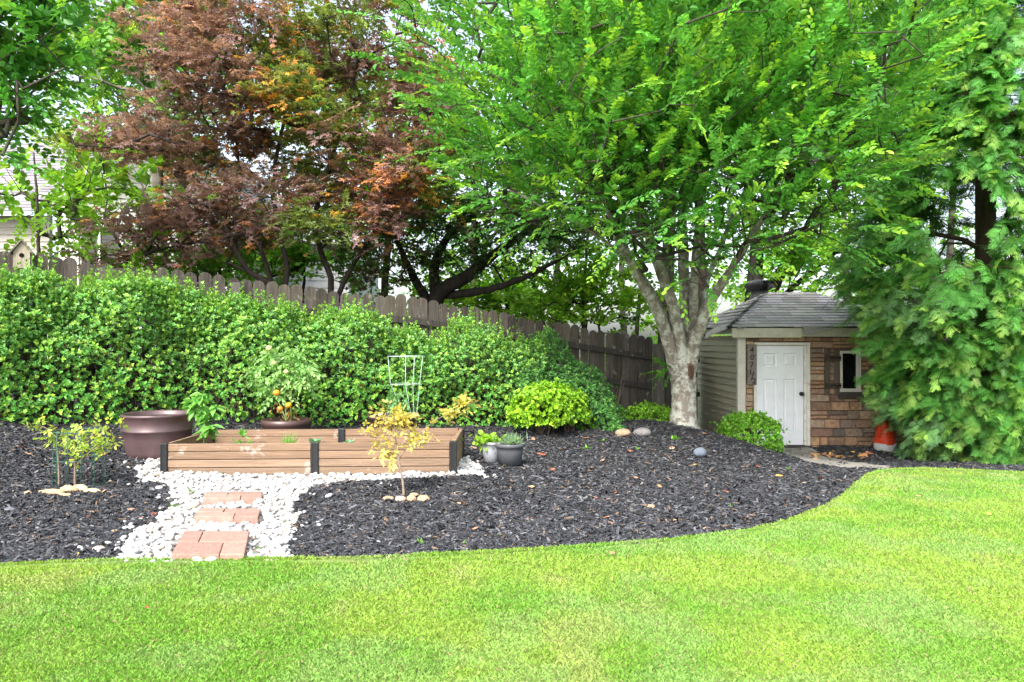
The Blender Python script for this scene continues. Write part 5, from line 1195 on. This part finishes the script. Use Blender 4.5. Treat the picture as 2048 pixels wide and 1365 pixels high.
plant_thing('sapling', 'young spindly tree with bright yellow leaves in front of the raised bed', 'young tree', b, st, f, stem_col=(.24, .19, .15))
gname = 'stones round the yellow sapling'
for lab, a, b_, w, h, grp in (('flat tan stone left of the yellow sapling foot', 777, 1000, 26, 10, gname), ('pale round stone in front of the yellow sapling stem', 801, 1003, 24, 15, gname), ('rounded tan stone right of the yellow sapling stem', 823, 1003, 20, 18, gname), ('biggest tan stone at the right end of the yellow sapling ring', 846, 1003, 27, 17, gname), ('small far stone behind the yellow sapling foot', 828, 993, 18, 9, gname)):
    rock(lab, a, b_, w, h, tan if 'pale' not in lab else (.46, .33, .24), grp)
b = gp(145, 978); Ys = b[1]
st = [(pick([(150, 978), (150, 945), (152, 915), (170, 885), (195, 862), (215, 850)]), [.009, .008, .007, .005, .004, .002]), (pick([(118, 975), (117, 930), (113, 890), (100, 862), (75, 850)]), [.008, .006, .005, .004, .002]), (pick([(150, 935), (178, 905), (205, 893), (226, 888)]), [.006, .005, .003, .002]), (pick([(152, 912), (150, 885), (155, 862)]), [.005, .004, .002])]
plant_thing('sapling', 'two stemmed young bush with yellow green leaves inside a wire guard', 'young tree', b, st, lambda fo: young(st, (.38, .52, .10), (.62, .58, .12), .044, .0135, 22, .025)(fo), stem_col=(.22, .16, .12))
cgd = thing('plant_guard', 'thin dark green wire guard around the left young bush', 'plant guard', b); wcol = (.03, .1, .07)
c = b + (0, .1, 0); r_ = 48 / F * Ys
for h in (.02, .22, .44):
    th = np.linspace(0, 2 * math.pi, 33); mb = MB(); mb.tube(np.stack([c[0] + r_ * np.cos(th), c[1] + r_ * np.sin(th) * .9, c[2] + h + th * 0], 1), .0032 if h < .4 else .0045, 5, wcol, False); mb.build('ring', M['wire'], cgd, smooth=True)
for k in range(12):
    a = k * 2 * math.pi / 12; p = c + np.array([r_ * math.cos(a), r_ * .9 * math.sin(a), -.03]); mb = MB(); mb.tube([p, p + (0, 0, .25), p + (0, 0, .475)], .003, 5, wcol); mb.build('wire', M['wire'], cgd, smooth=True)
gname = 'stones round the left young bush'
for lab, a, b_, w, h, yw in (('long pale stone at the left of the left bush ring', 103, 989, 52, 15, .1), ('arched tan stone in the middle of the left bush ring', 138, 985, 38, 19, .3), ('warm tan stone behind the arched one in the left bush ring', 160, 982, 42, 18, -.4), ('flat orange tan stone at the right of the left bush ring', 184, 986, 36, 12, -.1), ('low front stone of the left bush ring', 128, 993, 34, 9, .05)):
    rock(lab, a, b_, w, h, (.48, .32, .19), gname, yaw=yw, d=16)
rock('tan boulder beside the low bush left of the tree trunk', 1246, 869, 34, 18, (.3, .21, .14), d=30, bury=.36); rock('grey boulder between the tan boulder and the tree trunk', 1284, 868, 36, 19, (.16, .15, .15), d=30, bury=.36)
rock('smooth blue grey rounded stone set into the mulch mound', 1400, 915, 28, 21, (.13, .155, .2), lum=.08, d=24, yaw=.35, bury=.05, tilt=-.3)
rock('pale stone half buried in mulch near the lawn at far left', 197, 1103, 32, 17, (.33, .27, .22), bury=.3)
rock('greyish stone lying in the mulch at the left edge', 20, 1023, 26, 12, (.12, .13, .15), bury=.3)

# ================================================================== STEPPING SLABS
def slab(label, FL, FR, BR, BL, split):
    P = [gp(*q, .045) for q in (FL, FR, BR, BL)]; c = sum(P) / 4; o = thing('stepping_slab', label, 'paver', c, 'brick red slabs of the garden step path'); ux = unit((P[1] - P[0]) + (P[2] - P[3])); hw = (np.linalg.norm(P[1] - P[0]) + np.linalg.norm(P[2] - P[3])) / 4
    uy = (P[3] - P[0] + P[2] - P[1]) / 2; hd = np.linalg.norm(uy[:2]) / 2; uy = unit(uy * np.array([1, 1, 0])); z0 = c[2] - .02; rows_ = len(split)
    R = np.column_stack([ux * [1, 1, 0], uy, [0, 0, 1]])
    mb = MB()
    for k, sp in enumerate(split):
        y0, y1 = -hd + 2 * hd * k / rows_, -hd + 2 * hd * (k + 1) / rows_; xs_ = [-hw] + [-hw + 2 * hw * t_ for t_ in sp] + [hw]
        for i in range(len(xs_) - 1):
            w_ = xs_[i + 1] - xs_[i] - .004; h_ = y1 - y0 - .004; cc = np.array([.31, .185, .15]) * random.uniform(.85, 1.12)
            mb.box(c + R @ np.array([(xs_[i] + xs_[i + 1]) / 2, (y0 + y1) / 2, .022 + random.uniform(0, .003)]), (w_, h_, .065), R, cc)
    mb.box(c + R @ np.array([0, 0, .016]), (2 * hw - .012, 2 * hd - .012, .05), R, (.24, .12, .09))
    mb.build('bricks', M['brick'], o, bevel=.005)
slab('nearest red brick slab by the lawn edge', (343, 1111), (488, 1112), (501, 1067), (367, 1067), [[.66], [.3]])
slab('middle red brick slab of the step path', (386, 1038), (518, 1037), (521, 1019), (401, 1019), [[.62], [.42]])
slab('farthest red brick slab in front of the raised bed', (406, 1001), (523, 997), (525, 984), (413, 988), [[.64], [.4]])

# ================================================================== SMALL THINGS
p = gp(977, 1062); lt_ = thing('path_light', 'small black scalloped garden light in the mulch near the lawn', 'garden light', p); mb = MB(); mb.lathe([(.007, -.04), (.007, .03), (.012, .032), (.012, .05)], p, 12, (.2, .17, .08)); mb.build('stem', M['black_metal'], lt_, smooth=True)
mb = MB(); n = 24; V = []
for r, z in ((.034, .034), (.036, .04), (.03, .055), (.018, .064), (.004, .067)):
    V += [(p[0] + r * (1 + (.09 if k % 2 else -.03)) * math.cos(k * 2 * math.pi / n), p[1] + r * (1 + (.09 if k % 2 else -.03)) * math.sin(k * 2 * math.pi / n), p[2] + z) for k in range(n)]
mb.add(V, [(i * n + k, i * n + (k + 1) % n, i * n + n + (k + 1) % n, i * n + n + k) for i in range(4) for k in range(n)] + [tuple(range(n - 1, -1, -1)), tuple(range(4 * n, 5 * n))], (.012, .013, .018)); mb.build('cap', M['black_metal'], lt_)
# bucket wrapped in orange red netting under the cypress
Yo = 11.3; b = at(1770, 903, Yo); b[2] = g(b[0], b[1]) ; bk = thing('netting_bucket', 'white bucket wrapped in orange red plastic netting beside the stone wall', 'bucket', b); h = EYE + (CY - 838) / F * Yo - b[2]; w_ = 21 / F * Yo
mb = MB(); mb.lathe([(w_ * .92, 0), (w_ * .98, .01), (w_ * 1.0, h * .22), (w_ * .96, h * .25), (w_ * .9, h * .2)], b, 28, (.55, .56, .56)); mb.lathe([(.001, .01), (w_ * .92, .01)], b, 28, (.5, .5, .5)); mb.build('bucket', M['plastic'], bk, smooth=True)
mb = MB(); m_ = 26; n = 36; V = []
for i in range(m_):
    t_ = i / (m_ - 1); rr = w_ * (.97 - .34 * t_ ** 1.3)
    for k in range(n):
        a = k * 2 * math.pi / n; q = rr * (1 + .035 * math.sin(3 * a + 4 * t_) + .05 * (vnoise(np.array([[math.cos(a) * 2, math.sin(a) * 2, t_ * 4]]), 6)[0] - .5)); V.append((b[0] + q * math.cos(a), b[1] + q * math.sin(a), b[2] + h * (.21 + .8 * t_)))
mb.add(V, [(i * n + k, i * n + (k + 1) % n, i * n + n + (k + 1) % n, i * n + n + k) for i in range(m_ - 1) for k in range(n) if not ((i % 3 == 1) and (k % 4 in (1, 2)) and i > 6)] + [tuple(range((m_ - 1) * n, m_ * n))], (.62, .055, .012)); mb.build('netting', M['plastic'], bk)
mb = MB(); mb.lathe([(w_ * .9, h * .2), (w_ * .56, h * .98), (.002, h * .99)], b, 28, (.42, .03, .012)); mb.build('roll', M['plastic'], bk, smooth=True)

# dry leaves on mulch, path and lawn: one object each
def leaf_mesh(k):
    r = np.random.default_rng(50 + k); t = np.linspace(0, 1, 7); w = np.sin(np.pi * t ** .8) * r.uniform(.32, .48); cu = r.uniform(.3, 1.1); V = []
    for i in range(7): V += [(t[i] - .5, -w[i], .12 * cu * (2 * w[i]) + .15 * cu * (t[i] - .5) ** 2 * 2), (t[i] - .5, 0, .15 * cu * (t[i] - .5) ** 2 * 2), (t[i] - .5, w[i], .16 * cu * 2 * w[i] + .15 * cu * (t[i] - .5) ** 2 * 2)]
    me = bpy.data.meshes.new('fallen_leaf'); me.from_pydata(V, [], [(3 * i + a, 3 * i + a + 3, 3 * i + a + 4, 3 * i + a + 1) for i in range(6) for a in (0, 1)])
    return me, len(V)
LM = []
for k, cl in enumerate([(.45, .22, .12), (.38, .14, .07), (.5, .33, .2), (.55, .3, .08), (.3, .1, .055), (.48, .28, .18)]):
    me, nv = leaf_mesh(k); put_col(me, np.tile(cl, (nv, 1))); me.materials.append(M['rock']); me.polygons.foreach_set('use_smooth', np.ones(len(me.polygons), bool)); LM.append(me)
def fallen(px, py, size, k, label, group, dz=.012):
    P = gp(px, py); o = bpy.data.objects.new('fallen_leaf', LM[k % len(LM)]); col.objects.link(o); o.location = (P[0], P[1], P[2] + dz); s_ = size * P[1] / F; o.scale = (s_, s_, s_); o.rotation_euler = (random.gauss(0, .3), random.gauss(0, .25), random.uniform(0, 6.28)); tag(o, label, 'leaf', group)
gm_, gs_ = 'dry leaves scattered on the black mulch', 'drift of tan leaves by the shed wall'
spots = [(238, 1024), (262, 1022), (305, 1034), (178, 1038), (130, 1056), (232, 1067), (50, 988), (285, 1042), (60, 1042), (32, 905), (55, 912), (43, 897), (205, 914), (155, 1113), (910, 990), (918, 1012), (1053, 916), (1064, 880), (968, 875), (945, 899), (1080, 911), (1090, 914), (1140, 968), (1055, 960), (1065, 976), (1173, 877), (1168, 890), (1290, 1016), (1300, 1018), (1453, 988), (1438, 995), (1440, 1000), (1342, 900), (1250, 873), (1258, 905), (1335, 915), (1412, 869), (1415, 873), (1500, 934), (1515, 935), (1560, 955), (1462, 955), (930, 1014), (935, 1012), (1055, 1040), (1062, 1040), (1298, 1018), (1490, 1040), (1498, 1042), (1352, 1045), (1110, 1022), (1160, 958), (1190, 1000), (1213, 1040), (950, 1060), (1410, 1060), (1230, 990), (990, 975), (1385, 935), (1590, 948), (1610, 970), (1640, 962), (1570, 1005), (1540, 985), (700, 1045), (745, 1010), (880, 1030), (870, 1080), (660, 1075), (1120, 1075), (1010, 1090), (1270, 960), (1318, 975), (1205, 925), (1105, 945), (1000, 1010), (780, 1090), (720, 985), (95, 1010), (25, 1090), (75, 1078), (160, 1005), (210, 985), (120, 910), (200, 1090), (240, 880), (700, 880), (905, 850), (950, 850), (640, 858), (470, 852), (880, 845), (930, 880), (1205, 893)]
for k, (a, b_) in enumerate(spots): fallen(a + random.uniform(-3, 3), b_ + random.uniform(-2, 2), random.uniform(9, 17), k * 5 + (k // 3), 'dry curled brown leaf lying on the black mulch', gm_)
for k in range(46):
    a = random.uniform(1612, 1752); b_ = random.gauss(911 + (a - 1640) * .03, 5); fallen(a, b_, random.uniform(8, 13), k * 3, 'tan fallen leaf in the drift below the stone wall', gs_)
for a, b_, sz, k, lab in ((1977, 1043, 12, 3, 'yellow orange leaf lying alone on the right of the lawn'), (1836, 1006, 13, 2, 'tan leaf on the lawn in front of the conifer'), (1224, 1126, 11, 0, 'tan leaf on the lawn just below the mulch edge'), (294, 1240, 14, 4, 'brown leaf lying on the lower left lawn'), (2013, 1085, 9, 5, 'pale crumpled leaf near the right end of the lawn')): fallen(a, b_, sz, k, lab, None, .05)
# little green sprouts in gravel and mulch
def sprout(px, py, sz, label, group):
    b = gp(px, py)
    n = 16; s_ = sz * b[1] / F; fo = Foliage(); d = unit(jit(n, 1) * np.array([1, 1, .2]) + np.array([0, 0, .5])); fo.put(np.array([b + (0, 0, .004)] * n) + jit(n, .15 * s_) * np.array([1, 1, .1]), d, np.array([0, 0, 1.0]) - d * .4 + jit(n, .2), rng.uniform(.35, .7, n) * s_, rng.uniform(.08, .13, n) * s_, np.array([.17, .38, .05]) * np.exp(rng.normal(0, .2, (n, 1)))); o = fo.build('weed_sprout', M['leaf'], None, b); tag(o, label, 'weed', group)
for a, b_, sz in ((440, 951, 20), (520, 951, 15), (385, 987, 22), (433, 990, 16), (350, 1018, 20), (520, 1100, 16)): sprout(a, b_, sz, 'tiny green weed sprouting between the white pebbles', 'weeds in the white gravel')
for a, b_, sz in ((1173, 899, 16), (1350, 880, 22), (1275, 900, 12), (1205, 884, 14), (1167, 861, 22), (1188, 858, 20), (1578, 940, 14), (840, 1090, 22), (925, 1090, 20), (1000, 1075, 14), (1462, 1015, 12)): sprout(a, b_, sz, 'small green weed sprouting from the black mulch', 'weeds in the black mulch')
# ================================================================== camera and light
cam = bpy.data.cameras.new('camera'); co = bpy.data.objects.new('camera', cam); col.objects.link(co)
cam.sensor_width = 36; cam.lens = F / 2048 * 36; cam.clip_start = .05; cam.clip_end = 1000
co.location = (0, 0, EYE); co.rotation_euler = (math.pi / 2, 0, 0); sc.camera = co
SUN_EL, SUN_AZ = math.radians(46), math.radians(-24)      # azimuth from straight behind the viewer, towards the left
sd = bpy.data.lights.new('sun', 'SUN'); sd.energy = 1.5; sd.angle = math.radians(14); sd.color = (1, .96, .9)
so = bpy.data.objects.new('sun', sd); col.objects.link(so)
dirv = Vector((math.sin(SUN_AZ) * math.cos(SUN_EL), -math.cos(SUN_AZ) * math.cos(SUN_EL), math.sin(SUN_EL)))
so.rotation_euler = dirv.to_track_quat('Z', 'Y').to_euler(); so.location = (0, -3, 12)
w = bpy.data.worlds.new('World'); sc.world = w; w.use_nodes = True
nt = w.node_tree; bg = nt.nodes['Background']
sky = nt.nodes.new('ShaderNodeTexSky'); sky.sky_type = 'NISHITA'; sky.sun_disc = False
sky.sun_elevation = SUN_EL; sky.sun_rotation = math.atan2(dirv.x, dirv.y); sky.air_density = 1.0; sky.dust_density = 4.0; sky.ozone_density = 1.0
hs = nt.nodes.new('ShaderNodeHueSaturation'); hs.inputs['Saturation'].default_value = .6
nt.links.new(sky.outputs[0], hs.inputs['Color']); nt.links.new(hs.outputs[0], bg.inputs['Color'])
bg.inputs['Strength'].default_value = .15
vs = sc.view_settings; vs.view_transform = 'Standard'; vs.look = 'None'; vs.exposure = EXPOSURE; vs.gamma = 1; vs.use_curve_mapping = False
cy = sc.cycles
cy.max_bounces = 7; cy.diffuse_bounces = 4; cy.glossy_bounces = 2; cy.transmission_bounces = 4; cy.transparent_max_bounces = 4
cy.use_denoising = True; cy.caustics_reflective = False; cy.caustics_refractive = False
try: cy.denoising_prefilter = 'NONE'
except Exception: pass
try: cy.denoiser = 'OPENIMAGEDENOISE'
except Exception: pass
